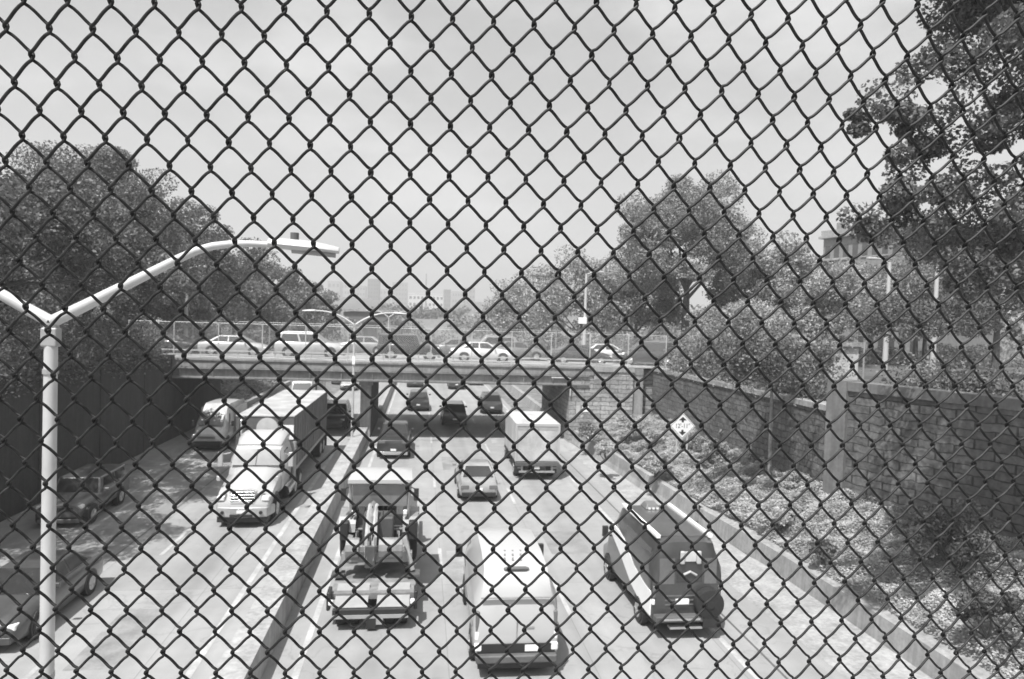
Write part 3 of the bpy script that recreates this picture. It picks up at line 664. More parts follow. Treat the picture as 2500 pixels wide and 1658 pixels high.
def box_truck(name, label, pos, rz, cabfront, shade=None):
    root = thing(name, label, 'box truck', pos, rz)
    b = MB().bb(-1.18, 1.18, -2.9, 2.0, 1.02, 3.02); b.build('cargo_box', white_box, root, bevel=.04)
    fr = MB(); fr.bb(-1.19, -1.08, -2.935, -2.89, 1.02, 3.0); fr.bb(1.08, 1.19, -2.935, -2.89, 1.02, 3.0); fr.bb(-1.08, 1.08, -2.935, -2.89, 2.86, 3.0); fr.bb(-1.08, 1.08, -2.935, -2.89, 1.02, 1.1)
    fr.build('door_frame', white_paint, root)
    MB().bb(-1.06, 1.06, -2.915, -2.88, 2.66, 2.84).build('header_panel', mat('header_grey', .33, .5), root)
    for k in range(4): MB().bb(-1.06, 1.06, -2.906, -2.88, 1.12+k*.385, 1.12+k*.385+.375).build('roller_door', white_box, root)
    MB().bb(-.02, .02, -2.94, -2.9, 2.55, 2.85).build('handle', galv, root)
    MB().bb(-1.1, 1.1, -2.75, 2.0, .85, 1.0).build('chassis', black_pl, root)
    MB().bb(-1.15, 1.15, -3.05, -2.8, .78, .98).build('rear_step', mat('bumper_grey', .10, .55, kind='grime'), root, bevel=.02)
    MB().bb(-.95, .95, -2.95, -2.85, .42, .52).build('under_ride_bar', galv, root)
    for s in (-1, 1):
        MB().bb(s*.8-.05, s*.8+.05, -2.95, -2.85, .5, .8).build('bar_bracket', galv, root)
        MB().box((s*.95, -2.97, .7), (.2, .06, .1)).build('taillight', lamp_red, root)
        MB().bb(s*.85-.3, s*.85+.3, -2.45, -2.42, .3, .8).build('mud_flap', black_pl, root)
        wheel(root, s*.92, -1.7, .42, .34, s); wheel(root, s*.92, 3.0, .42, .26, s)
        MB().box((s*1.22, 3.3, 1.9), (.16, .12, .4)).build('mirror', black_pl, root, bevel=.02)
    MB().bb(-.14, .14, -2.99, -2.94, .62, .75).build('licence_plate', plate_m, root)
    MB().loft([sect(2.1, .55, 2.45, 1.0, .85), sect(3.1, .5, 2.42, 1.02, .85), sect(3.75, .5, 1.5, 1.0, .9), sect(4.3, .55, 1.2, .9, .75)]).build('cab', white_paint, root, smooth=True, sharp=50)
    MB().panel([(.82, 3.76, 1.52), (-.82, 3.76, 1.52), (-.8, 3.15, 2.36), (.8, 3.15, 2.36)], t=.02, off=.02, m=(.04, .04, .03, .08)).build('windshield', glass_m, root)
    MB().bb(-.95, .95, 4.1, 4.36, .45, .72).build('front_bumper', galv, root, bevel=.03)
    for s in (-1, 1): MB().box((s*.7, 4.27, .95), (.25, .1, .16)).build('headlight', lamp_clear, root)
    return root
box_truck('box_truck', 'white box truck seen from behind at the right end of the overpass shadow', (6.25, 38.9, 0), -.01, False)
box_truck('box_truck', 'small white box truck far off above the semi trailer roof', (at(752, 955, 66).x, 66, 0), math.pi, True)

# --- semi truck
def semi():
    root = thing('semi_truck', 'white semi truck cab with tall roof fairing pulling a dark trailer', 'truck', (-6.72, 31.5, 0), math.pi)
    wp = white_paint       # front at +Y (local), bumper ~ +3.6
    MB().loft([sect(-.6, 1.0, 2.75, 1.1, 1.0), sect(.5, .95, 2.75, 1.12, 1.0), sect(.95, .95, 2.62, 1.12, .96), sect(1.35, .9, 1.98, 1.1, 1.0), sect(1.42, .9, 1.85, 1.08, .96)]).build('cab', wp, root, smooth=True, sharp=50)
    hood = [(1.3, .95, 1.92, 1.05, .86, .06), (2.2, .85, 1.74, 1.04, .74, .07), (3.0, .72, 1.45, 1.03, .62, .08), (3.35, .62, 1.18, 1.0, .55, .05), (3.5, .6, .95, .9, .5, .03)]
    MB().loft([sect(*h) for h in hood]).build('hood', wp, root, smooth=True, sharp=60)
    fr = [sect(-.6, 2.7, 3.16, .98, .86), sect(-.2, 2.7, 3.18, .98, .84), sect(.35, 2.7, 3.02, .96, .8), sect(.75, 2.68, 2.78, .9, .76)]
    MB().loft(fr).build('roof_fairing', wp, root, smooth=True, sharp=60)
    MB().panel([(.98, 1.40, 1.98), (-.98, 1.40, 1.98), (-.90, .98, 2.58), (.90, .98, 2.58)], t=.02, off=.035).build('windshield', glass_pale, root)
    MB().tube([(0, 1.46, 2.0), (.0, 1.05, 2.62)], .012, 4).build('windshield_divider', black_pl, root)
    g = MB(); g.prism([(-.42, .82), (.42, .82), (.52, 1.42), (.3, 1.5), (-.3, 1.5), (-.52, 1.42)], 3.28, 3.47, 'Y'); g.build('grille_surround', wp, root, bevel=.03)
    for k in range(5):
        MB().bb(-.46+.02*k*0, .46, 3.46, 3.50, .90+k*.115, .955+k*.115).build('grille_bar', chrome, root, bevel=.015)
    MB().bb(-.44, .44, 3.44, 3.475, .85, 1.44).build('grille_mesh', black_pl, root)
    bp = [(-1.12, 3.0, ), ]
    bm = MB(); bm.add([(-1.14, 2.9, .42), (-.95, 3.55, .42), (0, 3.72, .42), (.95, 3.55, .42), (1.14, 2.9, .42), (-1.14, 2.9, .80), (-.95, 3.55, .82), (0, 3.72, .84), (.95, 3.55, .82), (1.14, 2.9, .80)],
       [(4, 3, 2, 1, 0), (5, 6, 7, 8, 9), (0, 1, 6, 5), (1, 2, 7, 6), (2, 3, 8, 7), (3, 4, 9, 8), (4, 0, 5, 9)])
    bm.build('front_bumper', paint(.42), root, bevel=.06)
    MB().bb(-.42, .42, 3.6, 3.735, .46, .56).build('bumper_grille', black_pl, root)
    MB().bb(-.16, .16, 3.735, 3.75, .62, .74).build('licence_plate', plate_m, root)
    MB().bb(-.95, .95, 2.6, 3.5, .2, .45).build('air_dam', black_pl, root, bevel=.02)
    for s in (-1, 1):
        MB().add([(s*.62, 3.44, .98), (s*.98, 3.22, 1.0), (s*1.03, 2.85, 1.12), (s*.68, 3.3, 1.30), (s*.62, 3.36, .98), (s*.95, 3.14, 1.0), (s*1.0, 2.8, 1.12), (s*.66, 3.22, 1.30)],
                 [(0, 1, 2, 3), (7, 6, 5, 4), (0, 4, 5, 1), (1, 5, 6, 2), (2, 6, 7, 3), (3, 7, 4, 0)]).build('headlight', glass_pale, root, bevel=.02)
        MB().cyl((s*.72, 3.62, .62), (s*.72, 3.66, .62), .07, 10).build('fog_light', black_pl, root)
        mr = MB(); mr.tube([(s*1.05, 1.3, 2.0), (s*1.38, 1.4, 2.1)], .025, 6); mr.tube([(s*1.05, 1.3, 2.5), (s*1.38, 1.4, 2.45)], .025, 6); mr.build('mirror_arm', chrome, root)
        MB().box((s*1.42, 1.4, 2.25), (.2, .14, .62)).build('mirror', wp, root, bevel=.04)
        MB().box((s*1.12, 2.75, 1.75), (.14, .08, .2)).build('hood_mirror', wp, root, bevel=.03)
        MB().box((s*.84, 3.36, 1.12), (.3, .2, .2)).build('headlight_lens', lamp_clear, root, bevel=.05)
        wheel(root, s*.96, 2.35, .50, .3, s)
        MB().cyl((s*.8, 2.35, .56), (s*1.045, 2.35, .56), .58, 20).build('wheel_arch', black_pl, root)
        wheel(root, s*.92, -1.4, .50, .5, s); wheel(root, s*.92, -2.6, .50, .5, s)
        MB().cyl((s*1.0, .9, .75), (s*1.0, -.6, .75), .3, 16).build('fuel_tank', chrome, root, smooth=True)
        q = [(s*1.12, .1, 1.95), (s*1.12, .95, 1.95), (s*1.02, .75, 2.5), (s*1.02, .1, 2.55)]
        if s < 0: q = [q[1], q[0], q[3], q[2]]
        MB().panel(q, t=.012).build('side_window', glass_m, root)
    MB().tube([(1.16, -.85, .8), (1.16, -.85, 3.35), (1.16, -.95, 3.55), (1.16, -1.1, 3.62)], .085, 12).build('exhaust_stack', chrome, root, smooth=True)
    MB().tube([(-1.16, -.85, .8), (-1.16, -.85, 2.6)], .085, 12).build('air_cleaner', galv, root, smooth=True)
    MB().bb(-.45, .45, -3.2, 3.2, .62, .85).build('chassis', black_pl, root)
    MB().bb(-.8, .8, -.95, -.62, .8, 2.3).build('cab_rear_box', galv, root)
    # trailer
    tr = thing('semi_trailer', 'long dark box trailer behind the white cab with a pale roof', 'trailer', (-6.95, 32.8, 0), math.pi)
    dk = mat('trailer_side', .11, .55, var=.2, scale=1.2, kind='grime')
    MB().bb(-1.27, 1.27, -11.3, 0, 1.12, 3.66).build('trailer_box', dk, tr)
    MB().bb(-1.29, 1.29, -11.33, .03, 3.662, 3.70).build('roof', mat('trailer_roof', .42, .6, kind='grime', scale=1), tr)
    for k in range(16):
        for s in (-1, 1): MB().bb(s*1.285-.012, s*1.285+.012, -.35-k*.72, -.31-k*.72, 1.2, 3.6).build('side_rib', mat('trailer_rib', .16, .5, kind='grime'), tr)
    for s in (-1, 1): MB().bb(s*1.29-.02, s*1.29+.02, -11.3, 0, 1.10, 1.24).build('side_rail', galv, tr)
    MB().cyl((-.1, .008, 3.13), (-.1, .03, 3.13), .48, 32).build('round_emblem', mat('emblem', .5, .6), tr)
    MB().bb(-.95-.32, -.62, .006, .035, 2.62, 3.28).build('letter_panel', sign_white, tr)
    text_mesh('letter', 'D', .62, Matrix.Translation((-.95, .045, 2.94)) @ Matrix.Rotation(math.pi, 4, 'Z') @ Matrix.Rotation(math.pi/2, 4, 'X'), mat('letter_grey', .12, .6), tr)
    MB().bb(-.6, .6, -11, -1, .95, 1.1).build('trailer_chassis', black_pl, tr)
    for s in (-1, 1):
        for y in (-9.2, -10.4): wheel(tr, s*1.0, y, .5, .5, s)
        MB().bb(s*1.0-.05, s*1.0+.05, -2.6, -2.45, .3, 1.1).build('landing_leg', galv, tr)
        MB().bb(s*1.05-.28, s*1.05+.28, -11.15, -11.12, .3, 1.05).build('mud_flap', black_pl, tr)
semi()

# --- backhoe loader on flatbed trailer
def backhoe():
    tr = thing('flatbed_trailer', 'low flatbed trailer with dark rear wheels carrying the backhoe', 'trailer', (-1.12, 18.9, 0), 0)
    dk = mat('deck_steel', .20, .6, kind='grime', var=.3)
    MB().bb(-1.15, 1.15, .35, 9.5, .62, .78).build('deck', dk, tr)
    r = MB(); r.add([(-1.0, -.15, .60), (-.12, -.15, .60), (-.12, .9, .86), (-1.0, .9, .86), (-1.0, -.15, .50), (-.12, -.15, .50), (-.12, .9, .6), (-1.0, .9, .6)], [(0, 1, 2, 3), (7, 6, 5, 4), (0, 4, 5, 1), (1, 5, 6, 2), (2, 6, 7, 3), (3, 7, 4, 0)])
    r.build('ramp', galv, tr)
    r = MB(); r.add([(.12, -.15, .60), (1.0, -.15, .60), (1.0, .9, .86), (.12, .9, .86), (.12, -.15, .50), (1.0, -.15, .50), (1.0, .9, .6), (.12, .9, .6)], [(0, 1, 2, 3), (7, 6, 5, 4), (0, 4, 5, 1), (1, 5, 6, 2), (2, 6, 7, 3), (3, 7, 4, 0)])
    r.build('ramp', galv, tr)
    MB().bb(-1.02, 1.02, -.28, -.12, .44, .60).build('rear_bumper', black_pl, tr, bevel=.02)
    MB().bb(-.98, .98, -.31, -.27, .36, .45).build('bumper_bar', galv, tr)
    for s in (-1, 1):
        for k in (0, 1): wheel(tr, s*(.82-.34*k), .25, .33, .27, s)
        for k in (0, 1): wheel(tr, s*(.82-.34*k), 1.1, .33, .27, s)
        MB().box((s*1.08, -.1, .72), (.12, .16, .12)).build('taillight', lamp_clear, tr, bevel=.03)
        MB().bb(s*1.16-.05, s*1.16+.05, .0, .5, .45, .95).build('fender', black_pl, tr, bevel=.03)
    MB().bb(-.12, .12, -.30, -.1, .08, .42).build('mud_flap', black_pl, tr)
    bh = thing('backhoe_loader', 'backhoe loader with tall glass cab and folded digger arm, second lane from the median', 'backhoe', (-1.12, 21.35, .78), 0)
    bh.scale = (1.08, 1.08, 1.1)
    yl = paint(.30); Z = 0
    # cab, rear face at y=.3
    fr = MB()
    for s in (-1, 1):
        fr.tube([(s*.78, .30, .9), (s*.84, .25, 2.25)], .045, 8); fr.tube([(s*.78, 1.7, .9), (s*.78, 1.5, 2.25)], .045, 8)
        fr.tube([(s*.84, .25, 2.25), (s*.78, 1.5, 2.25)], .045, 8)
    fr.tube([(-.84, .25, 2.25), (.84, .25, 2.25)], .045, 8); fr.tube([(-.78, .3, .95), (.78, .3, .95)], .04, 8)
    fr.build('cab_frame', yl, bh, smooth=True)
    MB().loft([[(-.9, .1, 2.28), (.9, .1, 2.28), (.86, 1.75, 2.28), (-.86, 1.75, 2.28)], [(-.9, .1, 2.38), (.9, .1, 2.38), (.86, 1.75, 2.38), (-.86, 1.75, 2.38)], [(-.6, .5, 2.46), (.6, .5, 2.46), (.6, 1.4, 2.46), (-.6, 1.4, 2.46)]]).build('cab_roof', white_paint, bh, smooth=True, sharp=30)
    MB().panel([(-.78, .29, 1.6), (.78, .29, 1.6), (.81, .25, 2.22), (-.81, .25, 2.22)], t=.01, m=.02).build('rear_window', glass_pale, bh)
    MB().panel([(-.78, 1.68, 1.0), (-.78, .34, 1.0), (-.82, .3, 2.2), (-.78, 1.5, 2.2)], t=.01, m=.04).build('side_window', glass_pale, bh)
    MB().panel([(.78, .34, 1.0), (.78, 1.68, 1.0), (.78, 1.5, 2.2), (.82, .3, 2.2)], t=.01, m=.04).build('side_window', glass_pale, bh)
    MB().box((0, .8, 1.15), (.5, .5, .16)).box((0, 1.05, 1.5), (.5, .14, .65)).build('seat', black_pl, bh, bevel=.05)
    MB().bb(-.7, .7, .42, 1.7, .55, .98).build('cab_floor', mat('machine_dark', .08, .6, kind='grime'), bh)
    MB().bb(-.45, .45, 1.7, 3.4, .55, 1.25).build('engine_hood', yl, bh, bevel=.08)
    for s in (-1, 1):
        m = MB().box((s*1.02, .2, 1.95), (.14, .05, .34)); m.tube([(s*.84, .28, 2.15), (s*1.0, .22, 2.1)], .015, 5); m.build('mirror', black_pl, bh)
        w = wheel(bh, s*.88, .75, .68, .40, s)
        fe = []
        for k in range(9):
            a = math.radians(20+k*17.5); fe.append([(s*.66, .75-.76*math.cos(a), .68+.76*math.sin(a)), (s*1.12, .75-.76*math.cos(a), .68+.76*math.sin(a)), (s*1.12, .75-.71*math.cos(a), .68+.71*math.sin(a)), (s*.66, .75-.71*math.cos(a), .68+.71*math.sin(a))])
        MB().loft(fe).build('fender', yl, bh)
        wheel(bh, s*.75, 3.1, .42, .3, s)
        MB().box((s*.72, .2, 1.45), (.12, .08, .14)).build('work_light', lamp_clear, bh, bevel=.03)
        MB().bb(s*.95-.12, s*.95+.12, -.1, .2, .75, 1.25).build('tool_box', black_pl, bh, bevel=.03)
        # stabiliser: upright leg splaying out, with pad
        MB().tube([(s*.72, -.55, 1.05), (s*.86, -.75, .55), (s*.98, -.85, .18)], [.085, .08, .07], 4).build('stabiliser', yl, bh)
        MB().box((s*1.0, -.85, .1), (.34, .42, .06)).build('stabiliser_pad', mat('machine_dark', .08, .6), bh)
        MB().tube([(s*.55, -.55, 1.15), (s*.62, -.6, .45)], .045, 8).build('hydraulic_ram', chrome, bh)
    MB().bb(-.95, .95, -.72, -.5, .35, .62).bb(-.85, .85, -.6, -.2, .62, .75).build('rear_frame', yl, bh, bevel=.02)
    # digger arm: swing post, boom up, stick down, bucket
    MB().bb(-.30, -.02, -1.05, -.7, .3, .9).build('swing_post', mat('machine_dark', .08, .6), bh, bevel=.03)
    bo = MB()
    for s in (-.09, .09): bo.tube([(-.16+s, -1.0, .5), (-.16+s, -.95, 1.1), (-.16+s, -.6, 1.6), (-.16+s, -.1, 1.75)], [.06, .07, .06, .05], 4)
    bo.build('boom', mat('boom_pale', .5, .5, kind='grime'), bh)
    MB().tube([(-.16, -.05, 1.8), (-.16, -.65, 1.55), (-.12, -.9, .95)], [.06, .06, .05], 4).build('dipper_stick', yl, bh)
    MB().tube([(-.16, -.85, .95), (-.16, -.45, 1.5)], .035, 8).build('hydraulic_ram', chrome, bh)
    MB().tube([(-.10, -.9, .75), (-.10, -1.0, 1.2)], .03, 8).tube([(-.22, -.9, .75), (-.22, -1.0, 1.2)], .03, 8).build('hydraulic_hose', rubber, bh)
    for x0, x1 in ((.08, .68), (-.78, -.46)):
        rings = []
        for k in range(8):
            a = math.radians(-100+k*34); rings.append([(x0, -1.0+.0-.26*math.cos(a), .82+.28*math.sin(a)), (x1, -1.0-.26*math.cos(a), .82+.28*math.sin(a)), (x1, -1.0-.22*math.cos(a), .82+.24*math.sin(a)), (x0, -1.0-.22*math.cos(a), .82+.24*math.sin(a))])
        b = MB().loft(rings)
        for xx in (x0, x1): b.prism([(-1.0-.25*math.cos(math.radians(-100+k*34)), .82+.27*math.sin(math.radians(-100+k*34))) for k in range(8)], xx-.012, xx+.012, 'X')
        b.build('bucket', mat('bucket_steel', .2, .5, kind='grime', var=.3), bh)
    MB().bb(-.42, .42, -.5, .25, .62, 1.5).build('control_console', mat('machine_dark', .08, .6), bh, bevel=.05)
    for k in range(5): MB().tube([(-.3+k*.14, -.3, 1.5), (-.32+k*.15, -.38, 1.78)], .012, 5).build('control_lever', black_pl, bh)
    fb = MB(); fb.prism([(3.9, .2), (4.7, .15), (4.6, .3), (4.1, .5), (4.0, 1.0), (3.85, 1.0)], -1.05, 1.05, 'X'); fb.build('loader_bucket', yl, bh)
backhoe()

# --- cars on the overpass (rows across)
R90 = math.pi/2
def bcar(name, label, style, px, Y, heading, shade, cat='car'):
    p = at(px, 850, Y); return car(name, label, cat, style, (p.x, Y, 5.30), -R90 if heading > 0 else R90, shade, 'cars crossing the overpass')
bcar('sport_utility_car', 'dark car at the left end of the overpass beside the trees', 'sedan', 420, 51.0, 1, .06)
bcar('sedan_car', 'pale silver sedan on the overpass above the delivery van', 'sedan', 575, 50.9, 1, .42)
bcar('estate_car', 'pale car on the overpass above the semi trailer', 'suv', 760, 51.0, 1, .46)
bcar('sport_utility_car', 'boxy dark car on the overpass right of the second street lamp', 'jeep', 1000, 51.2, 1, .05)
bcar('sedan_car', 'white sedan in the middle of the overpass', 'sedan', 1178, 50.6, 1, .66)
bcar('sedan_car', 'grey sedan on the overpass half behind the white one', 'sedan', 1262, 54.2, 1, .18)
bcar('sedan_car', 'black sedan on the overpass above the right opening', 'sedan', 1415, 50.6, 1, .04)
bcar('sedan_car', 'white sedan on the overpass tucked behind the black one', 'sedan', 1480, 54.2, 1, .62)
bcar('hatchback_car', 'dark car with bright wheels above the right abutment', 'suv', 1575, 51.5, -1, .04)
bcar('hatchback_car', 'dark car behind the tree trunk at the far right of the overpass', 'sedan', 1690, 54.5, -1, .07)
bcar('estate_car', 'far pale car seen above the white sedan on the overpass', 'suv', 1195, 57.0, -1, .3)
bcar('sedan_car', 'far grey car seen behind the post left of the white sedan', 'sedan', 1110, 57.0, -1, .2)
bcar('sedan_car', 'far pale car seen above the boxy dark car on the overpass', 'sedan', 880, 56.6, -1, .3)

# ------------------------------------------------------------------ street lamps
def double_lamp(label, x, y, zt, reach, rp, prof=None, group='double arm lamps on the median'):
    root = thing('street_lamp', label, 'street lamp', (x, y, .0), 0, group)
    MB().tube([(0, 0, .8), (0, 0, zt)], [rp*1.12, rp*.9], 16).build('pole', galv_pale, root, smooth=True)
    MB().cyl((0, 0, zt-.03), (0, 0, zt+.03), rp*1.02, 12).build('pole_cap', galv, root)
    for zb in (1.5, zt*.55, zt-.5): MB().cyl((0, 0, zb), (0, 0, zb+.05), rp*1.1, 14).build('pole_band', galv, root)
    MB().box((0, -.0, zt-.12), (rp*2.3, rp*1.9, .2)).build('arm_bracket', galv, root, bevel=.02)
    for s in (-1, 1):
        pts = []; rr = []
        for u, z in (prof or ()):
            pts.append((s*u*reach, 0, zt-.1+z)); rr.append(rp*(.95-.50*u/.83))
        for k in range(15 if not prof else 0):
            t = k/14; u = t*reach*.83
            z = zt-.12+(.84)*(1-(1-min(1, t*1.12))**2.1)
            pts.append((s*u, 0, z)); rr.append(rp*(.92-.42*t))
        arm = MB().tube(pts, rr, 12).build('arm', galv_pale, root, smooth=True)
        hx = s*reach*.80; z = pts[-1][2]
        hd = []
        for k in range(13):
            t = k/12; w = math.sin(math.pi*min(1, .12+t*.86))**.6*.13+.012; hgt = .03+.05*math.sin(math.pi*min(1, .15+t*.8))**.7
            xx = hx-s*.02+s*t*reach*.27; zz = z+.01-.05*t
            hd.append([(xx, w*math.cos(a*math.pi/6), zz+hgt*math.sin(a*math.pi/6)*(1 if a < 6 else .55)) for a in range(12)])
        lum = MB().loft(hd).build('luminaire', galv_pale, root, smooth=True)
        MB().loft([[(hx+s*reach*(.08+.17*t), .09*math.sin(math.pi*(.1+.8*t))*math.cos(a*math.pi/4), z-.045-.03*t+.035*math.sin(a*math.pi/4)) for a in range(8)] for t in (0, .2, .5, .8, 1)]).build('lens', mat('lens_grey', .25, .2), lum, smooth=True)
        MB().cyl((hx+s*reach*.09, 0, z+.05), (hx+s*reach*.09, 0, z+.14), .045, 10).build('photocell', mat('bumper_grey', .10, .55, kind='grime'), lum)
    return root
P = at(125, 795, 7.75); tip = at(826, 615, 7.75); LR = (tip.x-P.x)/1.06
lp = []
for q in ((128, 785), (200, 750), (300, 700), (390, 655), (440, 630), (480, 612), (520, 601), (560, 596), (610, 595), (650, 597), (685, 599)):
    a = at(q[0], q[1], 7.75); lp.append(((a.x-P.x)/LR, a.z-P.z+.1))
double_lamp('nearest double arm street lamp, its tall pole running down the left side', P.x, P.y, P.z, LR, .069, prof=lp)
P = at(866, 790, 44.2)
l2 = double_lamp('second double arm street lamp standing on the median before the overpass', P.x, P.y, P.z, 3.0, .075)
MB().box((.0, -.09, 5.6), (.16, .12, .5)).build('control_box', sign_white, l2)
P = at(868, 772, 80)
double_lamp('third double arm street lamp beyond the overpass', -4.0, 86, 8.35, 2.6, .08)
def single_lamp(label, px, py_top, py_bot, Y, flip=1, box=False):
    t = at(px, py_top, Y); b = at(px, py_bot, Y)
    root = thing('lamp_post', label, 'lamp post', (t.x, Y, b.z))
    h = t.z-b.z
    MB().tube([(0, 0, 0), (0, 0, h)], [.17, .10], 12).build('pole', galv_pale, root, smooth=True)
    MB().tube([(0, 0, h-.1), (flip*.5, 0, h+.15), (flip*1.0, 0, h+.2)], .04, 6).build('arm', galv_pale, root)
    MB().box((flip*1.2, 0, h+.18), (.6, .3, .15)).build('luminaire', galv_pale, root, bevel=.05)
    if box: MB().box((-.25, -.1, h*.34), (.7, .3, .55)).build('sign_box', sign_white, root)
    return root
single_lamp('tall pale lamp post against the left trees at the bridge end', 457, 655, 842, 59.5)
single_lamp('tall pale lamp post with a white box at the right end of the overpass', 1432, 668, 842, 59.5, box=True)
single_lamp('left of the two thin pale posts behind the right stone wall', 2172, 640, 905, 40, flip=-1)
single_lamp('right of the two thin pale posts behind the right stone wall', 2290, 620, 910, 38, flip=1)

# ------------------------------------------------------------------ clearance sign
P = gnd(1655, 1134, .95); P2 = gnd(1678, 1133, .95)
sg = thing('clearance_sign', 'diamond clearance sign reading 12-11 on two pale posts above the embankment', 'road sign', (P.x+.16, P.y, P.z))
D = P.y; sc = 1700/(D+2)
t0 = at(1668, 1040, P.y)
zc = t0.z-P.z
hs = .71
MB().prism([(-hs, zc), (0, zc-hs), (hs, zc), (0, zc+hs)], -.05, -.03, 'Y').build('sign_plate', sign_white, sg)
o = MB()
for (a, b) in (((-1, 0), (0, -1)), ((0, -1), (1, 0)), ((1, 0), (0, 1)), ((0, 1), (-1, 0))):
    q = [(a[0]*hs*k, a[1]*hs*k) for k in (.94, .905)]; r = [(b[0]*hs*k, b[1]*hs*k) for k in (.94, .905)]
    o.prism([(q[0][0], q[0][1]+zc), (r[0][0], r[0][1]+zc), (r[1][0], r[1][1]+zc), (q[1][0], q[1][1]+zc)], -.056, -.05, 'Y')
o.build('sign_border', sign_black, sg)
ar = MB()
for s in (1, -1):
    ar.prism([(-.06, zc+s*.20), (.06, zc+s*.20), (.06, zc+s*.33), (-.06, zc+s*.33)], -.057, -.05, 'Y')
    ar.prism([(-.21, zc+s*.31), (.21, zc+s*.31), (0, zc+s*.50)], -.058, -.05, 'Y')
ar.build('arrow', sign_black, sg)
text_mesh('numerals', "12'-11\"", .34, Matrix.Translation((0, -.056, zc)) @ Matrix.Rotation(math.pi/2, 4, 'X'), sign_black, sg, depth=.003, sx=.86)
for x in (-.28, .30): MB().bb(x-.035, x+.035, -.03, .03, -.3, zc-.36).build('post', galv_pale, sg)
# ------------------------------------------------------------------ trees
def leaves(rs, centers, normals, size, aspect=.62):
    """leaf quads: centres (n,3), outward hints (n,3)"""
    n = len(centers)
    nr = normals*.55+rs.normal(0, .6, (n, 3)); nr[:, 2] += .25; nr /= np.linalg.norm(nr, axis=1)[:, None]+1e-9
    t = np.cross(nr, rs.normal(0, 1, (n, 3))); t /= np.linalg.norm(t, axis=1)[:, None]+1e-9
    b = np.cross(nr, t); s = (size*rs.uniform(.55, 1.25, n))[:, None]/2
    v = np.stack([centers-t*s, centers-b*s*aspect+t*s*.1, centers+t*s, centers+b*s*aspect+t*s*.1], 1).reshape(-1, 3)
    return v, np.arange(n*4).reshape(-1, 4)
def crown_pts(rs, c, rad, nclump, nleaf, rc, shell=(.45, 1.0), droop=0.0):
    d = rs.normal(0, 1, (nclump, 3)); d /= np.linalg.norm(d, axis=1)[:, None]
    d = d*(1+.0*d)
    d[:, 2] = np.where(d[:, 2] < -.55, -d[:, 2]*.4, d[:, 2])
    lump = 1+.16*np.sin(d[:, 0]*5+rs.uniform(0, 6))*np.cos(d[:, 1]*4+rs.uniform(0, 6))+rs.normal(0, .10, nclump)
    cc = np.array(c)+d*np.array(rad)*(rs.uniform(shell[0], shell[1], nclump)**.6*lump)[:, None]
    k = rs.randint(0, nclump, nleaf); q = rs.normal(0, 1, (nleaf, 3)); q /= np.linalg.norm(q, axis=1)[:, None]
    rr = rc*(.55+.45*rs.rand(nclump))[k]*rs.uniform(.25, 1, nleaf)**.45
    q2 = q*np.array([1, 1, .7]); p = cc[k]+q2*rr[:, None]
    p[:, 2] -= droop*np.abs(rs.normal(0, 1, nleaf))
    return p, q, cc
def tree(name, label, base, c, rad, nclump, nleaf, rc, size, lm, seed, trunk_r=.25, bk=None, group=None, limbs=7, droop=0.0, shell=(.45, 1.0), extra=()):
    rs = np.random.RandomState(seed); bk = bk or bark
    root = thing(name, label, 'tree', base, 0, group); b0 = np.array(base)
    p, q, cc = crown_pts(rs, np.array(c)-b0, rad, nclump, nleaf, rc, shell, droop)
    for (c2, r2, n2, l2, rc2) in extra:
        pe, qe, ce = crown_pts(rs, np.array(c2)-b0, r2, n2, l2, rc2, shell, droop); p = np.concatenate([p, pe]); q = np.concatenate([q, qe]); cc = np.concatenate([cc, ce])
    v, f = leaves(rs, p, q, size); mesh_np('crown', v, f, lm, root)
    m = MB(); ctr = Vector(np.array(c)-b0); lo = Vector((ctr.x*.3, ctr.y*.3, max(.5, ctr.z-rad[2]*.7)))
    m.tube([(0, 0, -.3), (0, 0, lo.z*.25), (lo.x*.5, lo.y*.5, lo.z*.6), lo, lo.lerp(ctr, .6)], [trunk_r*1.5, trunk_r*1.05, trunk_r*.9, trunk_r*.75, trunk_r*.4], 8)
    o = m.build('trunk', bk, root, smooth=True)
    for k in range(limbs):
        e = Vector(cc[rs.randint(0, len(cc))]); s = lo.lerp(ctr, rs.uniform(0, .5)); mid = s.lerp(e, .5)+Vector((0, 0, -.1*rad[2]))
        m2 = MB().tube([s, mid, e], [trunk_r*.42, trunk_r*.25, trunk_r*.08], 6); m2.build('limb', bk, root, smooth=True)
    return root
def ptree(name, label, px, py_c, Y, rpx, rpy, nclump, nleaf, size, lm, seed, zb=5.3, **k):
    """tree whose crown centre stands along the sight line px,py_c at depth Y"""
    c = at(px, py_c, Y); sc = Y*1.02/F_PX
    rx, rz = rpx*sc, rpy*sc
    return tree(name, label, (c.x, Y, zb), (c.x, Y, c.z), (rx, rx*.9, rz), nclump, nleaf, max(rx, rz)*k.pop('rcf', .27), size, lm, seed, **k)
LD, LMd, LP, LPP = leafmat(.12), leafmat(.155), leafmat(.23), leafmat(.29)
gl = 'street trees above the left retaining wall'
ptree('broadleaf_tree', 'tallest broad tree on the left with a domed top', 215, 600, 52, 195, 220, 120, 74000, .21, LD, 1, group=gl, trunk_r=.35, rcf=.30)
ptree('broadleaf_tree', 'dark tree cut by the left edge of the picture', -30, 725, 42, 170, 185, 100, 46000, .19, LD, 2, group=gl, trunk_r=.3, rcf=.31)
ptree('broadleaf_tree', 'tree to the right of the tallest left tree with a sloping shoulder', 425, 660, 66, 150, 150, 95, 46000, .24, LD, 3, group=gl, rcf=.31)
